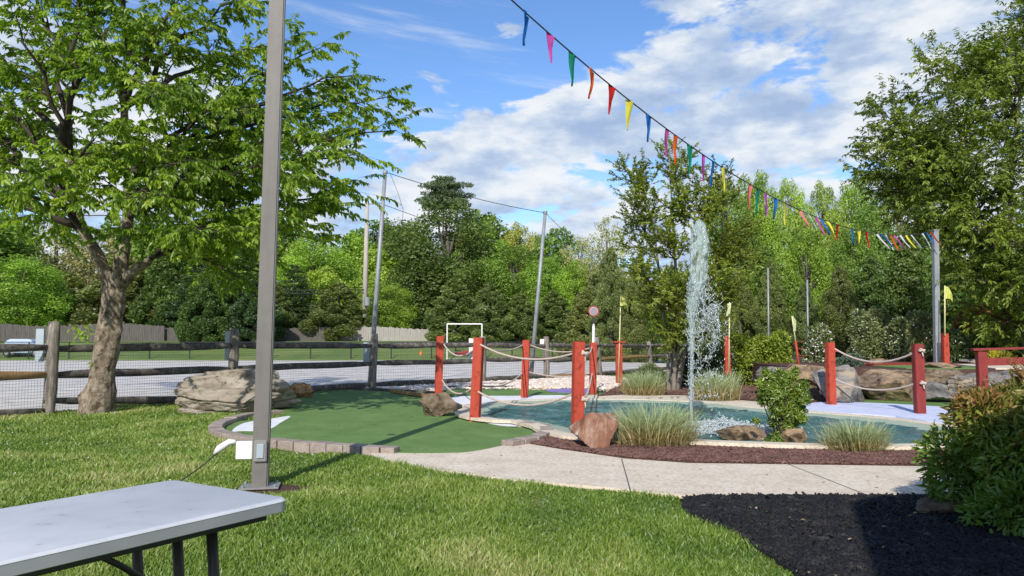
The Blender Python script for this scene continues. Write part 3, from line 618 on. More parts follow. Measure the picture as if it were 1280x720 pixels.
# ------------------------------------------------------------------ rocks
def rock(name,label,base,size,seed,m,yaw=0,strata=0,flat=None,planes=16,rough=.06,lean=(0,0),cat='rock',sub=5,group=None,sink=.08,skew=None,taper=.12):
    rg=np.random.default_rng(seed)
    bm=bmesh.new(); bmesh.ops.create_icosphere(bm,subdivisions=sub,radius=1)
    d=np.array([v.co[:] for v in bm.verts])
    fi=np.arange(planes)+.5; ph=np.arccos(1-2*fi/planes); th=fi*2.39996+rg.uniform(0,6); n=norm(np.stack([np.cos(th)*np.sin(ph),np.sin(th)*np.sin(ph),np.cos(ph)],1)+rg.normal(0,.28,(planes,3))); hh=rg.uniform(.60,.92,planes)
    n=np.concatenate([n,[[0,0,1]]]); hh=np.append(hh,flat if flat else .95)
    dots=d@n.T; rr=np.where(dots>.05,hh/np.maximum(dots,.05),9); r=np.minimum(rr.min(1),1.5)
    p=d*r[:,None]
    for i,v in enumerate(bm.verts):
        q=Vector(p[i]); w=q*1.6+Vector((seed*3.1,0,0))
        disp=rough*(noise.noise(w)*1.2+noise.noise(w*2.7)*.6+noise.noise(w*6.1)*.32+noise.noise(w*13)*.16)
        if strata:
            zz=q.z*strata+noise.noise(q*1.1)*.7
            fr=zz-math.floor(zz); st=(.5-abs(fr-.5))*2
            q2=Vector((q.x,q.y,0)); L=q2.length
            f=1-.07*(1-min(1,st*3.2))+.05*(noise.noise(Vector((math.floor(zz)*7.3,q.x*.8,q.y*.8))))
            q.x*=f; q.y*=f
        q+=q.normalized()*disp; tp=1+taper*(.2-q.z); q.x*=tp; q.y*=tp
        v.co=Vector(((q.x+q.z*lean[0])*size[0]/2,(q.y+q.z*lean[1])*size[1]/2,(q.z+1)*size[2]/2*(1+sink)-sink*size[2]))
    bmesh.ops.rotate(bm,verts=bm.verts,cent=(0,0,0),matrix=Matrix.Rotation(yaw,3,'Z'))
    zmin=min(v.co.z for v in bm.verts); zmax=max(v.co.z for v in bm.verts)
    for v in bm.verts:
        v.co.z=(v.co.z-zmin)/(zmax-zmin)*(size[2]*(1+sink))-sink*size[2]
        if skew:  # profile pull: peak towards skew side
            v.co.x+=skew*v.co.z
        v.co+=Vector(base)
    me=bpy.data.meshes.new(name); bm.to_mesh(me); bm.free()
    me.polygons.foreach_set('use_smooth',[True]*len(me.polygons))
    try: me.set_sharp_from_angle(angle=R(32))
    except Exception: pass
    o=link(name,me,m); return tag(o,label,cat,group)
b=gp(287,519)
rock('boulder','big layered tan and grey boulder on the grass behind the grey post',(b.x-.22,b.y+.6,0),(2.85,1.7,.88),21,M['sand_rock'],strata=3.2,flat=.66,planes=22,rough=.07,cat='boulder',sub=6,skew=.10,taper=.40)
b=gp(374,499); rock('rock','small orange and grey rock at the back corner of the putting green',(b.x,b.y,.04),(.72,.6,.37),4,M['orange_rock'],cat='rock',planes=12)
b=gp(546,524); rock('rock','dark brown jagged rock at the foot of a red rope post on the green',(b.x,b.y+.15,.04),(.72,.55,.44),15,M['dark_rock'],planes=9,rough=.11)
b=gp(740,565); rock('rock','reddish upright rock with a white vein beside the closest red rope post',(b.x,b.y+.1,.03),(.58,.5,.48),9,M['red_rock'],planes=9,rough=.06,skew=.05)
b=gp(937,559); rock('rock','low flat tan rock at the pond edge left of the round shrub',(b.x,b.y+.25,.03),(.66,.5,.23),31,M['tan_rock'],flat=.6,planes=10)
b=gp(996,562); rock('rock','grey tan rock at the pond edge just right of the round shrub stem',(b.x,b.y+.1,.03),(.36,.4,.24),32,M['tan_rock'],planes=10)
b=gp(955,505); 
def prock(pxl,pxr,pyt,pyb,Y,label,m,seed,depth=1.2,**k):
    zb=at((pxl+pxr)/2,pyb,Y).z; zt=at((pxl+pxr)/2,pyt,Y).z; xl=at(pxl,pyb,Y).x; xr=at(pxr,pyb,Y).x
    return rock('boulder',label,((xl+xr)/2,Y+depth*.25,zb),((xr-xl)*1.06,depth,zt-zb),seed,m,cat='boulder',group='boulders along the raised terrace',**k)
prock(944,990,458,480,19.6,'long low grey stone slab above the red board behind the round shrub',M['grey_rock'],41,1.0,flat=.6,strata=2)
prock(985,1034,455,484,18.4,'tan sandstone boulder behind the leaning flag stick',M['tan_rock'],42,1.2,planes=9)
prock(966,1036,478,509,18.0,'dark brown layered boulder low beside the left post of the right rope rail',M['dark_rock'],43,1.0,planes=9,strata=2.5)
prock(1035,1084,456,508,17.2,'tall grey slab boulder sloping to the right behind the right rope rail',M['grey_rock'],44,1.2,planes=7,skew=-.35,rough=.04)
prock(1076,1164,462,507,17.7,'wide brown boulder with an orange patch between the two posts of the right rope rail',M['tan_rock'],45,1.4,flat=.75,planes=8)
o=bpy.data.objects['boulder.00%d'%5] if 'boulder.005' in bpy.data.objects else None
prock(1150,1202,478,508,17.4,'low rounded dark boulder right of the bright shaded rope post',M['grey_rock'],46,1.1,planes=8)
prock(1152,1212,461,486,18.0,'reddish dark overhanging slab on top of the low rounded boulder',M['dark_rock'],47,1.2,flat=.7,planes=8,strata=2)
prock(1196,1252,467,503,17.4,'grey layered boulder behind the dark red handrail post',M['grey_rock'],48,1.2,strata=3,planes=8)
prock(1244,1320,462,505,17.3,'layered grey boulder at the right edge behind the dark red handrail',M['grey_rock'],49,1.2,strata=3,planes=8)
prock(1168,1200,453,463,18.6,'small peaked tan stone on the terrace edge below the flag post',M['tan_rock'],50,.6,planes=7)
prock(1088,1112,448,458,21.6,'small tan stone on the terrace beside the blue green juniper',M['tan_rock'],51,.6)
prock(1205,1240,449,457,23.5,'flat grey stone under the yellow shrub behind the handrail',M['grey_rock'],52,.7,flat=.6)
b=gp(1196,650); rock('rock','flat mossy stone half hidden under the big bush on the black mulch',(b.x+.12,b.y+.2,.03),(.62,.5,.12),53,M['dark_rock'],flat=.5)

# ------------------------------------------------------------------ grey post
PB=gp(325,611.5); PT=at(347,0,PB.y+.05); dirp=(PT-PB).normalized(); HT=7.2/dirp.z; PTOP=PB+dirp*HT
post=thing('lamp_post','tall square taupe metal post with an outlet box standing in the lawn','post',PB)
pb_=MB(); yaw=R(12)
def polebox(mb,s0,s1,w,off=Vector((0,0,0))):
    z=dirp; x=Matrix.Rotation(yaw,3,'Z')@Vector((1,0,0)); x=(x-z*x.dot(z)).normalized(); y=z.cross(x)
    Mx=Matrix((x,y,z)).transposed()
    c=PB+dirp*(s0+s1)/2+Mx@off
    mb.box(c,(w[0],w[1],s1-s0),M=Mx); return Mx
Mx=polebox(pb_,0,HT,(.15,.15,0)); pb_.build('shaft',M['greypole'],post,bevel=.012,seg=2)
m_=MB(); m_.box(PB+Vector((.0,0,.028)),(.36,.28,.018),rz=yaw); m_.build('base_plate',M['boxgrey'],post,bevel=.003)
m_=MB()
for sx in (-1,1):
    for sy in (-1,1):
        m_=MB(); c=PB+Mx@Vector((sx*.145,sy*.11,0)); m_.tube([c+Vector((0,0,.03)),c+Vector((0,0,.06))],.012,6); m_.build('anchor_bolt',M['galv'],post)
m_=MB(); polebox(m_,.27,.475,(.118,.03,0),Vector((.0,-.089,0))); ob=m_.build('outlet_box',M['boxgrey'],post,bevel=.008,seg=2)
m_=MB(); polebox(m_,.305,.44,(.066,.012,0),Vector((.0,-.109,0))); m_.build('cover',M['panel'],ob,bevel=.004)
m_=MB(); polebox(m_,.29,.46,(.15,.05,0),Vector((-.152,-.03,0))); m_.build('junction_cover',M['white'],post,bevel=.006)
# plug + cord
pl=PB+Mx@Vector((-.23,-.04,0))+dirp*.455
t=thing('power_plug','white plug with a black cord running down from the post to the table','plug',pl)
m_=MB(); m_.tube([pl,pl+Vector((-.06,0,.0)),pl+Vector((-.15,-.02,-.06)),pl+Vector((-.19,-.02,-.11))],[.02,.032,.034,.02],8)
m_.build('plug_body',M['white'],t,smooth=True)
c0=pl+Vector((-.15,-.025,-.085)); pts=[c0,c0+Vector((-.09,-.08,-.10)),c0+Vector((-.19,-.3,-.20)),c0+Vector((-.27,-.6,-.31)),c0+Vector((-.34,-1.0,-.335))]
m_=MB(); m_.tube(pts,.006,6); m_.build('cord',M['cable'],t,smooth=True)
# ------------------------------------------------------------------ folding table
A=at(362,623,3.13); ZT=A.z; Bc=gp(217,599,ZT); Ac=gp(364,622,ZT)
e=(Ac-Bc); Wd=e.length; ex=e.normalized(); ey=Vector((-ex.y,ex.x,0)); 
if ey.y<0: ey=-ey
ldir=-ey                                    # long direction, towards the camera-left
Lt=1.83
tc_=(Ac+Bc)/2+ldir*Lt/2
tb=thing('folding_table','grey plastic topped folding table with black legs at lower left','table',(tc_.x,tc_.y,0))
def rrect(cx,cy,hx,hy,r,n=8):
    out=[]
    for sx,sy,a0 in ((1,1,0),(-1,1,90),(-1,-1,180),(1,-1,270)):
        for k in range(n+1):
            a=R(a0+90*k/n); out.append((cx+sx*(hx-r)+r*math.cos(a),cy+sy*(hy-r)+r*math.sin(a)))
    return out
def tl(x,y,z=0): return tc_.xy.to_3d()+ex*x+(-ldir)*y+Vector((0,0,z))
pr=rrect(0,0,Wd/2,Lt/2,.055)
def slab(prs,zs):
    mb=MB(); n=len(prs[0]); vs=[]
    for P,z in zip(prs,zs): vs+= [tl(p[0],p[1],z) for p in P]
    fs=[tuple(range(n))[::-1],tuple((len(zs)-1)*n+i for i in range(n))]
    for k in range(len(zs)-1):
        fs+=[(k*n+i,k*n+(i+1)%n,(k+1)*n+(i+1)%n,(k+1)*n+i) for i in range(n)]
    return mb.add(vs,fs)
ins=lambda d:rrect(0,0,Wd/2-d,Lt/2-d,max(.055-d,.01))
te=slab([ins(.008),ins(0),ins(0)],[ZT-.052,ZT-.048,ZT-.0125]).build('shaded_edge',M['table_edge_shaded'],tb,smooth=True)  # slab sides, their darker colour stands for shade
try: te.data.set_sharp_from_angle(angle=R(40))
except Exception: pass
tt=slab([ins(.001),ins(-.001),ins(.003),ins(.010)],[ZT-.012,ZT-.009,ZT-.003,ZT]).build('tabletop',M['table'],tb,smooth=True)
try: tt.data.set_sharp_from_angle(angle=R(40))
except Exception: pass
m_=MB()
for s in (-1,1): m_.bar(tl(s*(Wd/2-.06),-Lt/2+.08,ZT-.066),tl(s*(Wd/2-.06),Lt/2-.08,ZT-.066),.028,.028)
m_.build('frame_rail',M['black'],tb,bevel=.004)
for e_ in (1,-1):
    yl=e_*(Lt/2-.27)
    for s in ((-1,.12,1) if e_>0 else (-1,1)):
        for q in (-.0,):
            m_=MB(); m_.tube([tl(s*(Wd/2-.14),yl,ZT-.07),tl(s*(Wd/2-.14),yl+e_*.03,.36),tl(s*(Wd/2-.14),yl+e_*.03,.01)],.021,12)
            lg=m_.build('leg',M['black'],tb,smooth=True)
            f=MB(); f.tube([tl(s*(Wd/2-.14),yl+e_*.03,.0),tl(s*(Wd/2-.14),yl+e_*.03,.03)],.026,12); f.build('foot_cap',M['tyre'],lg)
    m_=MB(); m_.tube([tl(-(Wd/2-.14),yl+e_*.02,.36),tl((Wd/2-.14),yl+e_*.02,.36)],.011,8); m_.build('cross_bar',M['black'],tb)
    m_=MB(); m_.tube([tl(-(Wd/2-.14),yl,ZT-.08),tl((Wd/2-.14),yl,ZT-.08)],.012,8); m_.build('cross_bar',M['black'],tb)
    m_=MB(); m_.tube([tl(0,yl+e_*.02,.37),tl(0,yl-e_*.2,.55),tl(0,yl-e_*.42,ZT-.07)],.012,8); m_.build('brace',M['black'],tb,smooth=True)
q=tl(.02,Lt/2-.30,ZT-.11); m_=MB(); m_.box(q,(.05,.004,.075),rz=.3); m_.build('sticker',M['panel'],tb)

# ------------------------------------------------------------------ split rail fence
FZ=1.62
fence=thing('split_rail_fence','weathered three rail split rail fence with wire mesh beside the gravel lot','fence',P1)
PQ=P2_; Pm=P3.lerp(P4,.58)
fposts=[(P0,1.7,0),(P1,1.80,.03),(P2_,1.78,0),(P3,1.66,.04),(Pm,1.6,0),(P4,1.62,.0),(P5,1.62,-.09),(P6,1.45,-.05),(P6+(P6-P4)*.55,1.4,0)]
# P2 on the same line as P1..P3
P2L=P1.lerp(P3,.42); k=gp(291,500); 
def on_line(px,A_,B_):
    # point on plan line A-B seen at column px
    u=(px-640)/F/ (ray(px,428).y if False else 1); r_=ray(px,470); s=r_.x/r_.y
    t=(s*A_.y-A_.x)/((B_.x-A_.x)-s*(B_.y-A_.y)); return A_.lerp(B_,t)
P2L=on_line(291,P1,P3)
fposts[2]=(P2L,1.72,0)
rr=random.Random(3)
def roughpost(mb,p,h,w,d,lean,yaw,seed):
    n=14; segs=9; vs=[]
    for k in range(segs+1):
        z=-.15+(h+.15)*k/segs
        for i in range(n):
            a=2*math.pi*i/n; ca,sa=math.cos(a),math.sin(a)
            rx=w/2/max(abs(ca),abs(sa))**.7; 
            q=Vector((ca*w/2,sa*d/2,0))/max(abs(ca),abs(sa))**.75
            f=1+.13*noise.noise(Vector((ca*2,sa*2,z*2.5+seed*5)))+.06*noise.noise(Vector((ca*5,sa*5,z*8+seed)))
            if k==segs: f*=.86
            q=Matrix.Rotation(yaw,3,'Z')@(q*f)
            vs.append(Vector(p)+q+Vector((lean*z+.02*noise.noise(Vector((z,seed,0))),0,z+(.03*noise.noise(Vector((ca*2,sa*2,seed))) if k==segs else 0))))
    fs=[(k*n+i,k*n+(i+1)%n,(k+1)*n+(i+1)%n,(k+1)*n+i) for k in range(segs) for i in range(n)]+[tuple(segs*n+i for i in range(n))]
    mb.add(vs,fs)
for i,(p,h,ln) in enumerate(fposts):
    mb=MB(); roughpost(mb,p,h,.22,.17,ln,R(-30),i); po=mb.build('post',M['postwood'],fence,smooth=True)
def rrail(a,b,seed,m,w=.12,h=.17,name='rail'):
    mb=MB(); n=9; S=10; vs=[]; a=Vector(a); b=Vector(b); d=(b-a).normalized(); x=d.cross(Vector((0,0,1))).normalized(); u=x.cross(d)
    for k in range(S+1):
        t=k/S; c=a.lerp(b,t)+u*(.035*noise.noise(Vector((t*2.2,seed,0))))+x*.03*noise.noise(Vector((t*2,seed,7)))
        sc=.55+.45*min(1,min(t,1-t)*6)
        for i in range(n):
            an=2*math.pi*i/n; f=1+.22*noise.noise(Vector((math.cos(an)*1.6,math.sin(an)*1.6,t*5+seed*9)))
            vs.append(c+x*math.cos(an)*w/2*f*sc+u*math.sin(an)*h/2*f*sc)
    fs=[(k*n+i,k*n+(i+1)%n,(k+1)*n+(i+1)%n,(k+1)*n+i) for k in range(S) for i in range(n)]+[tuple(range(n))[::-1],tuple(S*n+i for i in range(n))]
    mb.add(vs,fs); return mb.build(name,m,fence,smooth=True)
RH=(1.30,.78,.13)
sd=1
for i in range(len(fposts)-1):
    a,b=fposts[i][0],fposts[i+1][0]
    for j,z in enumerate(RH):
        if i==1 and j==2: z2=.05
        mm=M['rail']
        if (i==0 and j==1) or (i==6 and j==1) or (i==5 and j==2): mm=M['tanrail']
        d=(b-a).normalized()*.1; off=Vector((0,0,1))
        za=z+rr.uniform(-.03,.03); zb=z+rr.uniform(-.03,.03)
        if i>=5: za-=.05; zb-=.05
        if i==1 and j==2: za,zb=.30,.02
        o=rrail(a-d+Vector((0,0,za)),b+d+Vector((0,0,zb)),sd,mm); sd+=1
        if mm is M['tanrail']: o['label']='newer tan coloured rail'
# mesh wire
for i in range(len(fposts)-2):
    a,b=fposts[i][0],fposts[i+1][0]; L_=(b-a).length; d=(b-a)/L_; nn=Vector((d.y,-d.x,0))*.09
    mb=MB(); sp_=.055 if i<3 else .09; r_=.0022 if i<3 else .0028
    def wline(p,q,w,vert):
        up=Vector((0,0,1)) if not vert else d
        o_=up*w; mb.add([p-o_,q-o_,q+o_,p+o_],[(0,1,2,3)])
    k=0
    while k*sp_<L_:
        p=a+d*k*sp_-nn*.0+nn; wline(p+Vector((0,0,.03)),p+Vector((0,0,1.24)),r_,True); k+=1
    for z in np.arange(.03,1.25,.055 if i<3 else .09):
        wline(a+nn+Vector((0,0,z)),b+nn+Vector((0,0,z)),r_,False)
    mb.build('wire_mesh',M['wire'],fence)
# pale panels beside posts
for (pxl,pxr,pt,pb,P,lab) in ((44,56,411,452,P1,'pale blue grey panel beside the leftmost rail fence post'),
    (281,290,414,450,P2L,'narrow pale panel beside the rail fence post behind the big boulder'),
    (454,462,428,456,P3,'pale grey panel at the fence post where the left net pole stands'),
    (586,592,423,452,Pm,'white panel half hidden behind the second red rope post'),
    (675,681,424,433,P4,'small white panel beside the rail fence post right of the right net pole')):
    Y=P.y-.02; a=at(pxl,pb,Y); c=at(pxr,pt,Y)
    t=thing('reflector_panel',lab,'panel',((a.x+c.x)/2,Y,a.z),'pale panels beside the rail fence posts'); 
    mb=MB(); mb.box(((a.x+c.x)/2,Y,(a.z+c.z)/2),(c.x-a.x,.045,c.z-a.z)); mb.build('panel_body',M['panel'] if 'white' not in lab else M['white'],t,bevel=.006)
    mb=MB(); mb.bar(((a.x+c.x)/2,Y,(a.z+c.z)/2),(P.x,P.y+.03,(a.z+c.z)/2),.03,.05); mb.build('bracket',M['boxgrey'],t)

# ------------------------------------------------------------------ rope rails
def sag(a,b,s,n=14):
    a=Vector(a); b=Vector(b); return [a.lerp(b,k/n)-Vector((0,0,4*s*(k/n)*(1-k/n))) for k in range(n+1)]
def ropemesh(pts,r,parent,name='rope'):
    # three strands twisted
    P=[Vector(p) for p in pts]; L=sum((P[i+1]-P[i]).length for i in range(len(P)-1)); n=int(L/.016)
    cum=[0]
    for i in range(1,len(P)): cum.append(cum[-1]+(P[i]-P[i-1]).length)
    def pt(s):
        for i in range(1,len(P)):
            if cum[i]>=s-1e-9:
                t=(s-cum[i-1])/(cum[i]-cum[i-1]); return P[i-1].lerp(P[i],t)
        return P[-1]
    mb=MB()
    C=[pt(L*k/n) for k in range(n+1)]
    for st in range(3):
        Q=[]
        for k,c in enumerate(C):
            d=(C[min(k+1,n)]-C[max(k-1,0)]).normalized(); x=d.cross(Vector((0,0,1))); x=x.normalized() if x.length>1e-4 else Vector((1,0,0)); y=d.cross(x)
            a=2*math.pi*(st/3+L*k/n/.11); Q.append(c+(x*math.cos(a)+y*math.sin(a))*r*.5)
        mb.tube(Q,r*.56,5)
    return mb.build(name,M['rope'],parent,smooth=True)
def rpost(base,top,w,m,parent,lean=0,yaw=0):
    mb=MB(); z0=Vector(base)+Vector((0,0,-.05)); z1=Vector((base[0]+lean,base[1],top))
    d=(z1-z0).normalized(); x=Matrix.Rotation(yaw,3,'Z')@Vector((1,0,0)); x=(x-d*x.dot(d)).normalized(); y=d.cross(x)
    mb.box((z0+z1)/2,(w,w,(z1-z0).length),M=Matrix((x,y,d)).transposed())
    return mb.build('post',m,parent,bevel=.008,seg=2)
def knot(c,r,parent):
    mb=MB()
    for k,(ax,ph) in enumerate(((0,0),(1,1.1),(2,2.3))):
        pts=[]
        for i in range(17):
            a=2*math.pi*i/16
            v=Vector((math.cos(a),math.sin(a)*.8,0)); v=Matrix.Rotation(ph,3,'XYZ'[ax])@v; v=Matrix.Rotation(ph*1.7,3,'Y')@v
            pts.append(Vector(c)+v*r)
        mb.tube(pts,r*.34,6)
    mb.tube([Vector(c),Vector(c)+Vector((.01,-.02,-r*2.2))],r*.3,6)
    return mb.build('knot',M['rope'],parent,smooth=True)
rA=gp(547.5,500,.06); rB=gp(593.5,526.5,.05); rC=gp(655.5,497,.06); rD=gp(721.5,545,.05); rE=gp(741,493,.05)
tops={'A':at(548,420,rA.y).z,'B':at(598,422,rB.y).z,'C':at(659,425,rC.y).z,'D':at(724,427,rD.y).z,'E':at(742,428,rE.y).z}
rail1=thing('rope_railing','five red square posts strung with pale rope around the pond crossing','railing',rB)
rpost(rA,tops['A'],.165,M['red_paint'],rail1,lean=.04,yaw=R(12)); rpost(rB,tops['B'],.16,M['red_paint'],rail1,lean=.07,yaw=R(-14))
rpost(rC,tops['C'],.17,M['red_paint'],rail1,lean=.05,yaw=R(-8)); rpost(rD,tops['D'],.155,M['red_paint'],rail1,lean=.03,yaw=R(12)); rpost(rE,tops['E'],.16,M['red_paint'],rail1,lean=.02,yaw=R(8))
def Z(p,z,dx=0,dy=0): return Vector((p.x+dx,p.y+dy,z))
RR=.017
ropemesh(sag(Z(rA,tops['A']-.13,.09),Z(rB,tops['B']-.22,-.03,.05),.20),RR,rail1)
ropemesh(sag(Z(rA,.53,.09),Z(rB,.62,-.03,.05),.20),RR,rail1)
ropemesh(sag(Z(rB,tops['B']-.17,.1),Z(rC,tops['C']-.13,-.05,-.09),.09),RR*.9,rail1)
ropemesh(sag(Z(rB,.66,.08),Z(rC,.66,-.05,-.09),.13),RR*.9,rail1)
ropemesh(sag(Z(rB,tops['B']-.12,.1,-.08),Z(rD,tops['D']-.17,-.03,.08),.16),RR,rail1)
ropemesh(sag(Z(rB,.56,.06,-.09),Z(rD,.66,-.03,.08),.20),RR,rail1)
ropemesh(sag(Z(rC,tops['C']-.11,.1),Z(rE,tops['E']-.15,-.08),.14),RR,rail1)
ropemesh(sag(Z(rC,.68,.1),Z(rE,.60,-.08),.10),RR,rail1)
ropemesh(sag(Z(rD,tops['D']-.17,.09),Z(rE,tops['E']-.12,-.02,-.08),.1),RR,rail1)
ropemesh(sag(Z(rD,.55,.09),Z(rE,.60,-.02,-.08),.1),RR,rail1)
knot(Z(rD,tops['D']-.17,.11,-.03),.055,rail1); knot(Z(rD,.58,.11,-.03),.055,rail1)
# right rope rail
r1=gp(1039.5,507,.06); r2=gp(1150,517,.08)
rail2=thing('rope_railing','pair of red posts joined by two sagging ropes in front of the boulders','railing',r1)
t1=at(1040,428,r1.y).z; t2=at(1149,430,r2.y).z
rpost(r1,t1,.155,M['red_paint'],rail2,yaw=R(8)); rpost(r2,t2,.165,M['dark_shaded_red'],rail2,yaw=R(-5))  # right post uses the red darkened as tree shade
ropemesh(sag(Z(r1,t1-.13,.08,-.05),Z(r2,t2-.13,-.03,-.05),.24),.019,rail2); ropemesh(sag(Z(r1,.62,.08,-.05),Z(r2,.66,-.03,-.05),.18),.019,rail2)
knot(Z(r2,t2-.12,.02,-.11),.05,rail2); knot(Z(r2,.65,.02,-.11),.05,rail2)
# bracket stubs on r1
mb=MB(); mb.bar((r1.x,r1.y+.1,t1-.16),(r1.x+.22,r1.y+.1,t1-.19),.03,.03); mb.build('bracket',M['red_paint'],rail2)
# red handrail at right, darkened in colour as tree shade
h1=gp(1229.5,514,.05); 
hr=thing('handrail','shaded dark red wooden handrail with a flat top board at the right edge','handrail',h1)
zt=at(1229,437,h1.y).z; dv=Vector((1,-.30,0)).normalized()
rpost(h1,zt-.03,.165,M['dark_shaded_red'],hr,yaw=R(-10)); h2=h1+dv*2.1; rpost(h2,zt+.05,.165,M['dark_shaded_red'],hr,yaw=R(-10))
sl=Vector((0,0,.03))
mb=MB(); mb.bar(Z(h1,zt)-dv*.16,Z(h2,zt+.08)+dv*.2,.24,.045); mb.build('top_board',M['dark_shaded_red'],hr,bevel=.004)
mb=MB(); mb.bar(Z(h1,zt-.24)+dv*.085,Z(h2,zt-.18),.05,.15); mb.build('rail',M['dark_shaded_red'],hr,bevel=.004)

# ------------------------------------------------------------------ golf flags and posts
def flagcloth(top,h,L,dr,parent,m,folds=2.5,seed=0):
    mb=MB(); nu,nv=9,7; vs=[]
    d=Vector(dr).normalized(); n=Vector((-d.y,d.x,0))
    for i in range(nu+1):
        u=i/nu
        for j in range(nv+1):
            v=j/nv; z=-h*v*(1-.35*u)-u*u*L*.9
            vs.append(Vector(top)+d*(L*u*(1-.35*u))+n*(.05*math.sin(u*folds*3+v*2+seed))+Vector((0,0,z)))
    k=nv+1
    mb.add(vs,[(i*k+j,(i+1)*k+j,(i+1)*k+j+1,i*k+j+1) for i in range(nu) for j in range(nv)])
    return mb.build('flag',m,parent,smooth=True)
def golfflag(label,post_px,Y,ptop,pbot,stick,flag_px,w,fdir,m,mcol,fs=(.32,.3),cap=False,postm=None):
    b=at(post_px,pbot,Y); tp=at(post_px,ptop,Y)
    t=thing('flag_post',label,'flag post',b,'golf flags in red posts')
    mb=MB(); mb.box((b.x,b.y,(b.z+tp.z)/2),(w,w,tp.z-b.z)); mb.build('post',postm or M['red_paint'],t,bevel=.006)
    if cap: mb=MB(); mb.box((tp.x,tp.y,tp.z+.015),(w*1.9,w*1.6,.05)); mb.build('cap',M['red_paint'],t,bevel=.004)
    s0=at(stick[0],stick[1],Y-w/2-.03); s1=at(stick[2],stick[3],Y-w/2-.03)
    mb=MB(); mb.tube([s0,s1],[.02,.016],8); mb.build('stick',M['gold'],t,smooth=True)
    flagcloth(s1+Vector((0,0,-.02)),fs[0],fs[1],fdir,t,m,seed=Y)
    return t
golfflag('red post with cap holding a yellow flag left of the central tree',774,24.5,428,482,(773,478,776,370),0,.20,(1,-.3,0),M['flagyellow'],None,(.30,.34),cap=True)
golfflag('slim red post and pale flag behind the fountain spray',909.5,20.5,420,468,(911,466,912,378),0,.14,(-.6,-.5,0),M['flagpale'],None,(.36,.14))
golfflag('bright red post with a pale yellow flag on the raised terrace',1182.5,21.5,417,457,(1181,420,1181,357),0,.15,(1,-.4,0),M['flagyellow'],None,(.36,.26))
s0=at(1000,466,18.6); s1=at(990,395,18.6); t=thing('flag_stick','leaning stick with a limp pale flag and red lower half by the white flowering shrub','flag',s0)
sm=s0.lerp(s1,.55); mb=MB(); mb.tube([s0,sm],.028,8); mb.build('grip',M['red_paint'],t,smooth=True); mb=MB(); mb.tube([sm,s1],.016,8); mb.build('stick',M['gold'],t,smooth=True)
flagcloth(s1,.42,.12,(.8,-.6,0),t,M['flagpale'])
mb=MB()
for z in (.3,.42,.55): 
    mb=MB(); c=s0.lerp(s1,z); mb.bar(c+Vector((.03,0,0)),c+Vector((.2,0,.0)),.02,.018); mb.build('rung',M['dark_shaded_red'],t)
# round sign
b=at(741,485,20.9); c=at(742,389,20.9)
t=thing('round_sign','small round red rimmed sign on a white stake behind a red rope post','sign',b)
mb=MB(); mb.tube([b,at(742,405,20.9)],.035,10); mb.build('stake',M['white'],t,smooth=True)
mb=MB(); mb.bar(at(742,407,20.9),at(742,397,20.9),.06,.06,up=(0,1,0)); mb.build('holder',M['black'],t)
mb=MB(); mb.tube([c+Vector((0,-.02,0)),c+Vector((0,.02,0))],.15,28); mb.build('rim',M['signred'],t,bevel=.006)
mb=MB(); mb.tube([c+Vector((0,-.03,0)),c+Vector((0,-.021,0))],.115,28); ds=mb.build('disc',M['signpale'],t)
mb=MB(); mb.tube([c+Vector((0,-.037,0)),c+Vector((0,-.031,0))],.10,28); mb.build('centre',M['signgrey'],t)
# wooden bar on the green
a,b=gp(490,490.5,.06),gp(541,497.5,.08); mb=MB(); mb.bar(a+Vector((0,0,.04)),b+Vector((0,0,.03)),.09,.09)
tag(mb.build('wooden_bar',M['tanrail'],bevel=.01),'tan wooden bar lying across the back of the putting green','board')
hc=gp(489,543,.053); mb=MB(); mb.tube([hc,hc+Vector((0,0,.004))],.054,20); tag(mb.build('golf_hole',M['black']),'small dark cup sunk in the putting green','golf hole')

# ------------------------------------------------------------------ net poles, wires, bunting pole
def rodpole(name,label,pb_,pt_,r,m,cat='pole',extra=None,r2=None):
    t=thing(name,label,cat,pb_); mb=MB(); mb.tube([pb_,Vector(pb_).lerp(Vector(pt_),.5),pt_],[r,(r+(r2 or r))/2,r2 or r],12); mb.build('shaft',m,t,smooth=True); return t
b=gp(460.5,484); b=Vector((b.x,b.y+.25,0)); q=at(481.5,215,b.y+.1)
n1=rodpole('net_pole','tall leaning galvanised net pole at the rail fence, the left of the two',b,q,.085,M['galv'],r2=.06)
b2=gp(663.5,475); b2=Vector((b2.x,b2.y+.3,0)); q2=at(681.5,266,b2.y+.1)
n2=rodpole('net_pole','leaning galvanised net pole behind the rope posts, the right of the two',b2,q2,.085,M['galv'],r2=.062)
mb=MB(); mb.tube([q2+Vector((0,0,-.05)),q2+Vector((0,0,.06))],.085,10); mb.build('cap',M['galv'],n2)
mb=MB(); mb.tube([q+Vector((0,0,-.05)),q+Vector((0,0,.04))],.08,10); mb.build('cap',M['galv'],n1)
mb=MB(); mb.tube(sag(q,q2,.12),.012,5); mb.tube(sag(q2,q2+Vector((3.8,4,-2.6)),.1),.010,5)
tag(mb.build('guy_wire',M['cable']),'thin wire strung between the tops of the two net poles','wire')
mb=MB(); mb.tube([q+Vector((.15,0,-.03)),at(497,240,b.y),at(504,262,b.y),at(503,275,b.y),at(498,292,b.y)],.007,5)
tag(mb.build('loose_wire',M['cable'],smooth=True),'loose wire dangling in a curve from the left net pole','wire')
for (px,pt,pb,Y,lab) in ((960,335,425,27,'thin grey pole rising behind the yellow green hedge'),(1009,350,412,27,'thin grey pole behind the white flowering shrub')):
    b=at(px,pb,Y); b.z=0; rodpole('slim_pole',lab,b,at(px,pt,Y),.032,M['galv'])
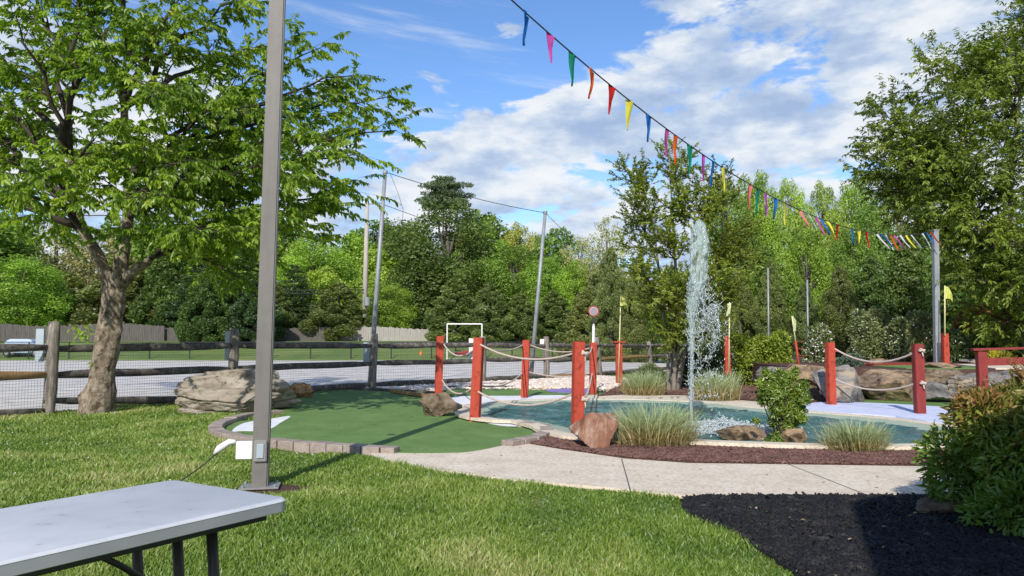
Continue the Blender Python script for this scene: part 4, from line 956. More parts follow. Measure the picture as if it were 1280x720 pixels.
# bunting far pole
FB=Vector((12.25,22,.75)); FT=at(1169,288,22)
bp=thing('bunting_pole','square grey post at the far end of the pennant string','post',FB)
mb=MB(); mb.bar(FB,FT,.145,.145,up=(0,1,0)); mb.build('shaft',M['galv'],bp,bevel=.006)
mb=MB(); mb.bar(FT+Vector((0,0,-.02)),FT+Vector((0,0,.02)),.17,.17,up=(0,1,0)); mb.build('cap',M['galv'],bp)
# ------------------------------------------------------------------ bunting
SA=Vector(PTOP); SB=Vector((FT.x,FT.y,FT.z)); SS=1.63
def string(t): return SA.lerp(SB,t)-Vector((0,0,4*SS*t*(1-t)))
bt_=thing('pennant_bunting','long string of coloured triangular pennants sagging across the sky from the tall post','bunting',SA)
mb=MB(); mb.tube([string(k/80) for k in range(81)],.011,5); mb.build('string',M['cable'],bt_)
def tx(px):
    lo,hi=0,1
    for _ in range(40):
        m_=(lo+hi)/2; p=string(m_); d=p-Vector((0,0,EYE)); yc=d.y*cp+d.z*sp; x=640+F*p.x/yc
        if x<px: lo=m_
        else: hi=m_
    return lo
pen=[(658,'blue'),(687,'pink'),(716,'green'),(740,'orange'),(764,'red'),(787.5,'yellow'),(811,'blue'),(833,'pink'),(845,'orange'),(863,'green'),(878,'pink'),(891.5,'blue'),(905,'yellow'),(937,'salmon'),(948,'green'),(958,'purple'),(969,'blue'),(980,'yellow'),
 (1001,'salmon'),(1010,'white'),(1020,'pink'),(1027,'blue'),(1034,'yellow'),(1047,'red'),(1065,'blue'),(1074,'yellow'),(1083,'red'),(1096,'white'),(1101,'blue'),(1106,'white'),(1113,'orange'),(1118,'pink'),(1124,'white'),(1132,'yellow'),(1139,'white'),(1152,'white'),(1158,'blue'),(1163,'red')]
rr=random.Random(8)
for i,(px,c) in enumerate(pen):
    t=tx(px); p=string(t); p2=string(min(1,t+.002)); d=(p2-p).normalized()
    far=px>1090; L_=.47*rr.uniform(.9,1.08); w=.165
    if px>985: L_*=.80; w=.115
    tw=rr.uniform(-.35,.45)
    drift=Vector((rr.uniform(-.05,.02),rr.uniform(-.05,.05),0)) if not far else Vector((.20+rr.uniform(-.05,.06),-.1,0))
    if 985<px<1040: drift=Vector((.13,-.1,0))
    hd=Matrix.Rotation(tw,3,'Z')@Vector((d.x,d.y,0)).normalized()
    mb=MB(); nv=9; vs=[]
    for k in range(nv+1):
        v=k/nv; wd=w*(1-v)+.003
        z=-L_*v; c0=p+drift*v+Vector((0,0,z))+Vector((-hd.y,hd.x,0))*.012*math.sin(v*4+i)*v
        for s in (-.5,-.17,.17,.5):
            q=c0+hd*wd*s+Vector((-hd.y,hd.x,0))*.02*math.sin(s*7+v*3+i*2)
            if k==0: q.z=(p+d*(s*wd)).z
            vs.append(q)
    mb.add(vs,[(k*4+j,k*4+j+1,(k+1)*4+j+1,(k+1)*4+j) for k in range(nv) for j in range(3)])
    o=mb.build('pennant',PEN[c],bt_,smooth=True); o['label']='%s triangular pennant'%c
# ------------------------------------------------------------------ fountain
FX=Vector((0,12.4,.06)); FX.x=(862-640)/F*12.4*1.003
ft=thing('fountain_jet','tall white plume of water shooting up from the pond','fountain',FX)
def pz(py): return at(865,py,12.4).z
rg=np.random.default_rng(4)
prof=[(500,.035,862),(470,.04,863),(440,.045,864),(410,.07,864.5),(392,.12,865),(370,.17,869),(350,.21,873),(330,.23,875),(310,.24,876.5),(295,.21,876.5),(284,.16,876),(277,.09,876),(274,.015,876)]
mb=MB(); n=40; vs=[]; zz=np.interp(np.linspace(0,len(prof)-1,120),range(len(prof)),[pz(p[0]) for p in prof])
rrd=np.interp(np.linspace(0,len(prof)-1,120),range(len(prof)),[p[1] for p in prof]); cxx=np.interp(np.linspace(0,len(prof)-1,120),range(len(prof)),[(p[2]-640)/F*12.4 for p in prof])
zz=np.concatenate([[.05],zz]); rrd=np.concatenate([[.04],rrd]); cxx=np.concatenate([[FX.x],cxx])
for k in range(len(zz)):
    for i in range(n):
        a=2*math.pi*i/n; q=Vector((math.cos(a)*2.2,math.sin(a)*2.2,zz[k]*3.2)); 
        f=1+.34*noise.noise(q)+.26*noise.noise(q*2.6)+.22*noise.noise(q*6); f=max(f,.2)
        vs.append((cxx[k]+math.cos(a)*rrd[k]*f*.60,12.4+math.sin(a)*rrd[k]*f*.60,zz[k]))
mb.add(vs,[(k*n+i,k*n+(i+1)%n,(k+1)*n+(i+1)%n,(k+1)*n+i) for k in range(len(zz)-1) for i in range(n) if noise.noise(Vector((math.cos(2*math.pi*i/n)*2.6,math.sin(2*math.pi*i/n)*2.6,zz[k]*3.3)))<.26 or zz[k]>pz(296) or zz[k]<pz(400)])
mb.build('water_column',M['jet'],ft,smooth=True)
bm=bmesh.new(); bmesh.ops.create_icosphere(bm,subdivisions=1,radius=1); v0=np.array([x.co[:] for x in bm.verts]); f0=np.array([[x.index for x in q.verts] for q in bm.faces]); bm.free()
def drops(n,cx,cy,cz,r,stretch):
    a=rg.uniform(0,6.28,n); tl_=rg.normal(0,.6,n)
    D=np.stack([np.sin(tl_)*np.cos(a),np.sin(tl_)*np.sin(a),np.cos(tl_)],1); X=norm(np.cross(D,[[.3,1,.1]])); Y_=np.cross(D,X)
    W=v0[None,:,0:1]*X[:,None]*r[:,None,None]+v0[None,:,1:2]*Y_[:,None]*r[:,None,None]+v0[None,:,2:3]*D[:,None]*(r*stretch)[:,None,None]
    return (W+np.stack([cx,cy,cz],1)[:,None]).reshape(-1,3)
Vs=[]; 
# wisps around column
n=900; py=rg.uniform(285,500,n); kx=np.interp(py,[275,330,400,430,500],[876,875,865,863.5,862]); kr=np.interp(py,[275,300,330,400,430,500],[.08,.19,.2,.11,.05,.04])
a=rg.uniform(0,6.28,n); rad=kr*np.sqrt(rg.uniform(.3,1.3,n))
Vs.append(drops(n,(kx-640)/F*12.4+np.cos(a)*rad,12.4+np.sin(a)*rad,np.array([pz(p) for p in py]),rg.uniform(.002,.0065,n),rg.uniform(1,6,n)))
# collapsing curtain right
for (n,x0,y0,x1,y1,sx,sy) in ((1000,872,362,890,385,7,12),(900,880,392,900,418,9,12),(500,868,405,875,470,9,30),(420,880,430,892,500,10,30)):
    u=rg.random(n); px=x0+(x1-x0)*u+rg.normal(0,sx,n)*.7; py=y0+(y1-y0)*u+rg.normal(0,sy,n)*.8
    # clump into strings
    q_=np.array([noise.noise_vector(Vector((x*.11,y*.09,3.1)))[:] for x,y in zip(px,py)]); px=px+q_[:,0]*16; py=py+q_[:,1]*16; yy=12.4+rg.normal(0,.13,n)
    Vs.append(drops(n,(px-640)/F*yy,yy,np.maximum(np.array([pz(p) for p in py]),.07),rg.uniform(.002,.0068,n),rg.uniform(1,5,n)))
V=np.concatenate(Vs); nd=len(V)//len(v0)
o=link('droplets',np_mesh('droplets',V,(f0[None]+(np.arange(nd)*len(v0))[:,None,None]).reshape(-1,3),smooth=True),M['drops'],ft); o['kind']='stuff'
# ligaments
mb=MB()
for i in range(90):
    x,y=rg.uniform(870,897),rg.uniform(366,432); 
    if (x-870)/27*60+360>y+40: pass
    p=at(x,y,12.4+rg.normal(0,.1)); pts=[p]; d=Vector((rg.normal(.4,.6),rg.normal(0,.3),rg.normal(-.6,.6)))
    for k in range(6):
        d=(d+Vector(rg.normal(0,.55,3))).normalized(); pts.append(pts[-1]+d*.035)
    mb.tube(pts,[.002,.005,.006,.006,.005,.003,.002],5)
mb.build('water_strands',M['drops'],ft,smooth=True)
# splash foam
n=2600; a=rg.uniform(0,6.28,n); rad=np.abs(rg.normal(0,.38,n)); cx=(898-640)/F*11.9+np.cos(a)*rad*1.1; cy=11.75+np.sin(a)*rad*1.3
cz=.085+np.abs(rg.normal(0,.075,n))*np.exp(-rad*1.6)
V=drops(n,cx,cy,cz,rg.uniform(.005,.017,n),rg.uniform(.8,1.4,n)); o=link('splash',np_mesh('splash',V,(f0[None]+(np.arange(n)*len(v0))[:,None,None]).reshape(-1,3),smooth=True),M['drops'],ft); o['kind']='stuff'
# foam sheet
M['foam']=spraymat('foam_patch',.6,(.8,.88,.9))
fp=catmull([(FX.x+.15+math.cos(a)*(.85+.3*math.sin(3*a)),11.9+math.sin(a)*(.75+.2*math.cos(4*a))) for a in np.linspace(0,2*math.pi,14,endpoint=False)],4)
fp=[p for p in fp]
o=sheet('foam_patch',fp,.093,M['foam'],kind=None); o.parent=ft; o.matrix_parent_inverse=Matrix.Translation(-ft.location)

# ------------------------------------------------------------------ far things beyond the lot
# goal frame
g0=gp(559,450.5); Yg=g0.y; a=at(559,405,Yg); b=at(602.5,405,Yg)
t=thing('goal_frame','white pipe goal frame standing at the far edge of the lot','goal',(g0.x,Yg,0))
for p in (a,b):
    mb=MB(); mb.tube([Vector((p.x,Yg,0)),p],.05,8); mb.build('upright',M['white'],t)
mb=MB(); mb.tube([a,b],.05,8); mb.build('crossbar',M['white'],t)
mb=MB(); mb.tube([Vector((a.x,Yg,.08)),Vector((a.x,Yg+1.2,.08)),Vector((b.x,Yg+1.2,.08)),Vector((b.x,Yg,.08))],.05,6); mb.build('base_bar',M['white'],t)
# cone
c=gp(526,449.5); t=thing('traffic_cone','small orange cone at the far side of the gravel lot','cone',c)
mb=MB(); mb.tube([c+Vector((0,0,.03)),c+Vector((0,0,.72))],[.24,.05],16); mb.build('cone_body',M['orange'],t,smooth=True)
mb=MB(); mb.box(c+Vector((0,0,.02)),(.6,.6,.04)); mb.build('base',M['orange'],t)
# red machine
c=gp(578,449.5); t=thing('ride_on_mower','small red ride-on machine parked by the goal frame','mower',c)
mb=MB(); mb.box(c+Vector((-.15,0,.42)),(1.1,.8,.34)); mb.box(c+Vector((.25,0,.62)),(.5,.7,.25)); mb.build('body',M['machine_red'],t,bevel=.06,seg=2)
mb=MB(); mb.box(c+Vector((-.35,0,.72)),(.45,.5,.10)); mb.box(c+Vector((-.56,0,.88)),(.08,.5,.34)); mb.build('seat',M['black'],t,bevel=.03)
for sx,r in ((-.5,.28),(.5,.22)):
    for sy in (-1,1):
        mb=MB(); q=c+Vector((sx,sy*.45,r)); mb.tube([q-Vector((0,.11,0)),q+Vector((0,.11,0))],r,16); mb.build('wheel',M['tyre'],t)
mb=MB(); mb.tube([c+Vector((.15,0,.7)),c+Vector((-.02,0,.98))],.02,6); mb.build('steering_column',M['black'],t)
mb=MB(); mb.box(c+Vector((0,0,.12)),(1.5,1.1,.12)); mb.build('deck',M['white'],t,bevel=.03)
# chain-link boundary fence
t=thing('chain_link_fence','low black chain link fence along the far green verge','fence',gp(300,449))
YF=60.6
xsf=np.arange(-48,14.1,3.2)
for x in xsf:
    mb=MB(); mb.tube([Vector((x,YF,0)),Vector((x,YF,1.45))],.05,6); mb.build('post',M['black'],t)
mb=MB(); mb.tube([Vector((xsf[0],YF,1.42)),Vector((xsf[-1],YF,1.42))],.035,6); mb.build('top_rail',M['black'],t)
mb=MB()
for k in range(int((xsf[-1]-xsf[0])/.14)):
    x=xsf[0]+k*.14
    for s in (-1,1): 
        p,q_=Vector((x,YF,.05)),Vector((x+s*1.3,YF,1.38)); mb.add([p,p+Vector((.008,0,0)),q_+Vector((.008,0,0)),q_],[(0,1,2,3)])
mb.build('chain_mesh',M['black'],t)
# board fences
def boardfence(px0,px1,Y,yt,label,m,Y1=None,yb=None):
    Y1=Y1 or Y; a=at(px0,428,Y); b=at(px1,428,Y1); L_=Vector((b.x-a.x,b.y-a.y)).length; n=int(L_/.165)
    t=thing('board_fence',label,'fence',(a.x,a.y,gz(Y))); mb=MB(); mb2=MB(); r_=random.Random(int(px0*3)+1)
    for k in range(n):
        u=(k+.5)/n; x=a.x+(b.x-a.x)*u; y=a.y+(b.y-a.y)*u; zt_=at(px0,yt,Y).z+r_.uniform(-.05,.05)+.12*math.sin(k*.09); z0=gz(y)-.1
        mb.box((x,y+r_.uniform(0,.02),(zt_+z0)/2),(.155,.03,zt_-z0),rz=math.atan2(b.y-a.y,b.x-a.x))
    mb.build('boards',m,t)
    for k in range(0,n,15):
        u=k/n; x=a.x+(b.x-a.x)*u; y=a.y+(b.y-a.y)*u; p_=MB(); z1=at(px0,yt,Y).z-.05; p_.box((x,y+.1,(z1+gz(y))/2),(.1,.1,z1-gz(y))); p_.build('post',m,t)
boardfence(-60,205,69,406,'dark weathered board fence at far left behind the parked cars',M['darkboard'])
boardfence(206,418,69.4,410,'shaded board fence behind the big boulder and grey post',M['darkboard'])  # shade on this stretch is put into its dark board colour
boardfence(420,556,69.8,410,'sunlit pale board fence left of the goal frame',M['board'])
# parked vehicles (side view)
def car(cx,Y,label,m,rz=0,L_=4.6,H=1.75,van=False):
    z0=gz(Y); c=Vector((cx,Y,z0)); t=thing('parked_car',label,'car',c)
    prof=[(-2.25,.35),(-2.3,.75),(-2.2,1.0),(-1.9,1.08),(-1.55,1.62),(-1.2,1.74),(.5,1.74),(.85,1.65),(1.35,1.08),(2.1,.95),(2.3,.75),(2.28,.35)]
    if van: prof=[(-2.3,.35),(-2.34,.9),(-2.28,1.75),(-2.1,1.9),(.6,1.9),(.95,1.8),(1.5,1.2),(2.2,1.02),(2.35,.75),(2.3,.35)]
    mb=MB(); n=len(prof); w=.9
    vs=[c+Vector((x,-w*(1 if z<1.1 else .86),z)) for x,z in prof]+[c+Vector((x,w*(1 if z<1.1 else .86),z)) for x,z in prof]
    mb.add(vs,[tuple(range(n)),tuple(range(n,2*n))[::-1]]+[(i,(i+1)%n,n+(i+1)%n,n+i) for i in range(n)]); mb.build('body',m,t,bevel=.04,seg=2)
    for x0,x1 in ((-1.45,-.55),(-.47,.35),(.42,1.05)):
        g=MB(); k=.8 if x1>.9 else 1
        g.add([c+Vector((x0,-.885,1.12)),c+Vector((x1+.1*(1-k)*5,-.885,1.12)),c+Vector((x1*(.72 if k<1 else 1),-.79,1.6)),c+Vector((x0+.08,-.79,1.6))],[(0,1,2,3)]); g.build('window',M['glass_dark'],t)
    for sx in (-1.45,1.4):
        for sy in (-1,1):
            mb=MB(); q_=c+Vector((sx,sy*.8,.34)); mb.tube([q_-Vector((0,.13,0)),q_+Vector((0,.13,0))],.34,20); wh=mb.build('wheel',M['tyre'],t)
            mb=MB(); mb.tube([q_+Vector((0,sy*.131,0)),q_+Vector((0,sy*.14,0))],.2,14); mb.build('rim',M['galv'],wh)
    for sy in (-1,1):
        mb=MB(); mb.box(c+Vector((2.27,sy*.65,.78)),(.1,.3,.14)); mb.build('headlight',M['white'],t)
    return t
car(at(34,428,61.5).x,61.5,'pale blue white car parked in front of the dark board fence at far left',M['carwhite']).scale=(.8,.8,.8)
car(at(-45,428,66.5).x,66.5,'white car parked left of the van at the far left edge',M['carwhite'])
c=car(at(790,428,64.5).x,64.5,'blue car parked far beyond the lot under the trees right of the flag post',M['carblue'])
# utility pole
b=at(455,428,80); b.z=gz(80); tp=at(459,252,80)
t=thing('utility_pole','tall wooden utility pole with a transformer left of the left net pole','utility pole',b)
mb=MB(); mb.tube([b,tp],[.30,.2],12); mb.build('shaft',M['utilwood'],t,smooth=True)
mb=MB(); mb.bar(tp+Vector((-1.0,0,-.35)),tp+Vector((1.0,.3,-.15)),.12,.14); mb.build('crossarm',M['utilwood'],t)
for x in (-.9,-.3,.85):
    mb=MB(); q_=tp+Vector((x,-.05,-.2+.1*x)); mb.tube([q_,q_+Vector((0,0,.28))],[.07,.05],8); mb.build('insulator',M['white'],t)
c=at(459,377,79.5); mb=MB(); mb.tube([c+Vector((0,0,-.45)),c+Vector((0,0,.45))],.33,14); mb.build('transformer',M['galv'],t,bevel=.03)
mb=MB()
for dz in (0,-.05): mb.tube(sag(tp+Vector((-.9,0,dz)),Vector((-75,95,18+dz)),1.0),.03,4)
mb.tube(sag(tp+Vector((.9,0,0)),Vector((25,120,12)),1.5),.03,4)
tag(mb.build('power_line',M['cable']),'thin power lines leaving the top of the utility pole','power line')
for k,(py,lab) in enumerate(((356,'upper dark service cable running low across the trees at left'),(360,'lower dark service cable running low across the trees at left'))):
    mb=MB(); mb.tube(sag(at(455,py+6,79.7),at(-200,py-5,79.7+k),.5),.045,4); tag(mb.build('service_cable',M['cable']),lab,'cable')
# unseen canopy added behind and right of the camera to shade the mulch
t=thing('shade_canopy','unseen canopy added to shade the black mulch','shade_canopy',(3.6,-1.6,0))
az_=math.atan2(.21,.978)
off=4.0/math.tan(R(SUN_EL)); ox,oy=math.sin(az_)*off,math.cos(az_)*off
sc1=gp(1068,640); sc2=gp(1096,726)
c1=Vector((sc1.x-ox,sc1.y-oy,4.0)); c2=Vector((sc2.x-ox,sc2.y-oy,4.0)); dl=(c2-c1).normalized()
pts=[c1+Vector((0.35,.25,0)),c1,c1+dl*5,c1+dl*5+Vector((7,0,0)),c1+Vector((7.5,-.2,0)),c1+Vector((1.2,.35,0))]
mb=MB(); mb.prism([(p.x,p.y) for p in pts],4.0,4.14); mb.build('shade_roof',M['shade_roof'],t)
for p in (c1+Vector((.5,-.4,0)),c1+dl*4.6+Vector((.5,0,0)),c1+Vector((6.8,-.6,0)),c1+dl*4.6+Vector((6.4,0,0))):
    mb=MB(); mb.box((p.x,p.y,2),(.16,.16,4)); mb.build('post',M['greypole'],t)
# ================================================================== vegetation
def rdir(rg,n): return norm(rg.normal(0,1,(n,3)))
def blob_leaves(rg,blobs,n,shell=.16,updir=.5,jit=.6,D_mode='rand'):
    """blobs: (x,y,z,rx,ry,rz); returns positions, leaf directions, normals"""
    B=np.array(blobs,float); ar=(B[:,3]*B[:,4]+B[:,4]*B[:,5]+B[:,3]*B[:,5]); pr_=ar/ar.sum()
    k=rg.choice(len(B),n,p=pr_); d=rdir(rg,n); d[:,2]=np.where(rg.random(n)<.25,np.abs(d[:,2]),d[:,2])
    r=1-np.abs(rg.normal(0,shell,n)); r=np.clip(r,.15,1.15)
    P=B[k,:3]+d*B[k,3:6]*r[:,None]
    N=norm(d*jit+np.array([0,0,updir])+rg.normal(0,.45,(n,3)))
    if D_mode=='rand': D=rdir(rg,n)
    elif D_mode=='out': D=norm(d+rg.normal(0,.5,(n,3)))
    elif D_mode=='up': D=norm(d*.5+np.array([0,0,.9])+rg.normal(0,.35,(n,3)))
    elif D_mode=='droop': D=norm(d*.8+np.array([0,0,-.5])+rg.normal(0,.4,(n,3)))
    return P,D,N,k
def curve_pts(a,b,lift,n,rr,jit):
    a=Vector(a); b=Vector(b); m_=(a+b)/2+Vector((0,0,lift)); L_=(b-a).length; out=[]
    for k in range(n+1):
        t=k/n; p=a*(1-t)**2+m_*2*t*(1-t)+b*t*t
        if 0<k<n: p+=Vector((rr.uniform(-1,1),rr.uniform(-1,1),rr.uniform(-.6,.6)))*jit*L_
        out.append(p)
    return out

# ---- prototypes for the tree belt (height 10, foot at origin)
def proto_dec(seed,nleaf,card,R_=4.0,low=.12,nb=46,shape='round'):
    rg=np.random.default_rng(seed); rr=random.Random(seed); blobs=[]
    for i in range(nb):
        t=(i+.5)/nb; z=low+ (1-low)*t
        env=math.sin(math.pi*min(1,(t*.82+.16)))**.6 if shape=='round' else (1-t)**.55*(.55+.45*min(1,t*5+.3))
        a=i*2.39996+rr.uniform(-.5,.5); q=rr.uniform(.35,.86)*R_*env
        s=R_*env*rr.uniform(.20,.38)+.25
        blobs.append((math.cos(a)*q,math.sin(a)*q,z*10-s*.6,s,s,s*rr.uniform(.55,.85)))
    P,D,N,k=blob_leaves(rg,blobs,nleaf,shell=.22,updir=.35,jit=.8)
    P+=rg.normal(0,.10,P.shape)
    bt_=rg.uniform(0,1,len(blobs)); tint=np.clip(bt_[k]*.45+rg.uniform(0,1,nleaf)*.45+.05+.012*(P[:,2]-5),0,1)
    L_=card*rg.uniform(.6,1.35,nleaf)
    me=leaf_mesh('crown_mesh',P,D,N,L_,L_*.75,tint,near=False)
    mb=MB(); 
    rt=[.22,.19,.15,.10,.05]; tp_=[(0,0,-.6),(rr.uniform(-.1,.1),0,2),(rr.uniform(-.2,.2),.1,4.2),(rr.uniform(-.3,.3),0,6.4),(0,0,8.6)]
    mb.tube(tp_,rt,8)
    for b in blobs[::2]:
        s0=Vector((0,0,max(.8,b[2]*.62))); mb.tube(curve_pts(s0,b[:3],.2,4,rr,.04),[.09,.075,.06,.04,.02],5)
    return me,mb
def proto_cedar(seed,nleaf,card,R_=2.2,tip=1.0):
    rg=np.random.default_rng(seed); rr=random.Random(seed); blobs=[]
    for i in range(70):
        t=(i+.5)/70; z=.02+.95*t; env=(1-t)**.62*(.8+.2*min(1,t*8)); a=i*2.39996+rr.uniform(-.4,.4); q=R_*env*rr.uniform(.45,.92); s=R_*env*rr.uniform(.18,.36)+.14
        blobs.append((math.cos(a)*q,math.sin(a)*q,z*10,s*.8,s*.8,s*1.35))
    P,D,N,k=blob_leaves(rg,blobs,nleaf,shell=.25,updir=.2,jit=.8,D_mode='up')
    bt_=rg.uniform(0,1,len(blobs)); tint=np.clip(bt_[k]*.4+rg.uniform(0,1,nleaf)*.5+.05,0,1)
    L_=card*rg.uniform(.6,1.4,nleaf)
    me=leaf_mesh('crown_mesh',P,D,N,L_,L_*.5,tint,near=False)
    mb=MB(); mb.tube([(0,0,-.6),(0,0,5),(0,0,9.6)],[.16,.10,.02],7)
    return me,mb
def proto_spruce(seed,nleaf,card,R_=3.0,layers=15,pine=False,z0=.06):
    rg=np.random.default_rng(seed); rr=random.Random(seed); blobs=[]; mb=MB()
    mb.tube([(0,0,-.6),(.05,0,5),(0,0,9.8)],[.2,.13,.03],8)
    for l in range(layers):
        t=(l+.3)/layers; z=(z0+(1-z0)*t)*10
        env=(1-t)**.75 if not pine else [1,.80,.95,.66,.74,.5,.5,.3,.2][min(8,int(t*9))]
        nb=max(4,int(11*env)) if not pine else 6
        for j in range(nb):
            a=j*2*math.pi/nb+rr.uniform(-.4,.4)+l; q=R_*env*rr.uniform(.55,1.0)
            if pine: q=R_*env*rr.uniform(.3,1.0)
            s=R_*env*.26+.25; dz=(-.12*q if not pine else .12*q)
            blobs.append((math.cos(a)*q,math.sin(a)*q,z+dz+rr.uniform(-.2,.2),s*1.25,s*1.25,s*(.42 if not pine else .20)))
            if pine: blobs.append((math.cos(a)*q*.55,math.sin(a)*q*.55,z+dz*.5,s*.8,s*.8,s*.3))
            mb.tube([(0,0,z-.15),(math.cos(a)*q,math.sin(a)*q,z+dz)],[.05,.015],4)
    P,D,N,k=blob_leaves(rg,blobs,nleaf,shell=.3,updir=.5,jit=.7,D_mode='out')
    bt_=rg.uniform(0,1,len(blobs)); tint=np.clip(bt_[k]*.45+rg.uniform(0,1,nleaf)*.5,0,1)
    L_=card*rg.uniform(.6,1.4,nleaf)
    return leaf_mesh('crown_mesh',P,D,N,L_,L_*.4,tint,near=False),mb

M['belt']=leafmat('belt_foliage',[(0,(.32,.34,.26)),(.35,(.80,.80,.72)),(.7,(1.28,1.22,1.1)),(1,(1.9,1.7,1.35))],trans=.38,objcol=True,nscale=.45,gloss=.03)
M['beltbark']=pm('belt_bark',[(.3,(.07,.06,.05)),(.7,(.16,.14,.12))],scale=4,bump=.4,rough=.95)
PROTO={}
def getproto(kind):
    if kind in PROTO: return PROTO[kind]
    k,v=kind.rsplit('_',1); v=int(v)
    if k=='dec': me,mb=proto_dec(100+v,17000,.27)
    elif k=='decfine': me,mb=proto_dec(140+v,42000,.155)
    elif k=='sparse': me,mb=proto_dec(160+v,9000,.20,nb=40)
    elif k=='oval': me,mb=proto_dec(180+v,30000,.19,R_=3.0,low=.05,shape='cone')
    elif k=='cedar': me,mb=proto_cedar(200+v,30000,.20)
    elif k=='cedarfine': me,mb=proto_cedar(220+v,52000,.13)
    elif k=='spruce': me,mb=proto_spruce(240+v,22000,.26)
    elif k=='pine': me,mb=proto_spruce(260+v,12000,.20,R_=2.5,layers=6,pine=True,z0=.79)
    tm=mb
    me.materials.append(M['belt'])
    t_=bpy.data.meshes.new('trunk_mesh'); t_.from_pydata(mb.v,[],mb.f); t_.update(); t_.materials.append(M['beltbark'])
    PROTO[kind]=(me,t_); return PROTO[kind]
C_={'bright':(.22,.36,.045),'lime':(.29,.41,.06),'mid':(.15,.25,.042),'deep':(.105,.175,.042),'cedar':(.19,.235,.08),'cedar2':(.17,.225,.07),'conif':(.12,.19,.05),
    'dark':(.065,.12,.042),'bud':(.36,.37,.15),'budred':(.30,.31,.13),'pine':(.15,.21,.11),'yellow':(.40,.42,.09)}
rt_=random.Random(99)
def belt(px,top,hw,Y,kind,col,label,name='tree',z0=None,Rk=None):
    me,tm=getproto(kind); k=kind.rsplit('_',1)[0]
    zb=(gz(Y) if z0 is None else z0); xb=at(px,428,Y).x; H=at(px,top,Y).z-zb; R_={'dec':4.0,'decfine':4.0,'sparse':4.0,'oval':3.0,'cedar':2.2,'cedarfine':2.2,'spruce':3.0,'pine':2.5}[k]
    w=hw/F*Y*(1.18 if k in ('dec','decfine','cedar') and Y>60 else 1); sx=w/R_; sz=H/10.0; 
    t=thing(name,label,'tree',(xb,Y,zb),'trees of the belt beyond the lot')
    rz=rt_.uniform(0,6.28); t.rotation_euler=(0,0,rz)
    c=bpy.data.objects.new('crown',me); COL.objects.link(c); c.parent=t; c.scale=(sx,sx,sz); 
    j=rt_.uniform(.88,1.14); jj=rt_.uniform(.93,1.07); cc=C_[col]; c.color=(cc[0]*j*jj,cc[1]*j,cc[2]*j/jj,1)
    o=bpy.data.objects.new('trunk',tm); COL.objects.link(o); o.parent=t; o.scale=(sx,sx,sz)
    return t
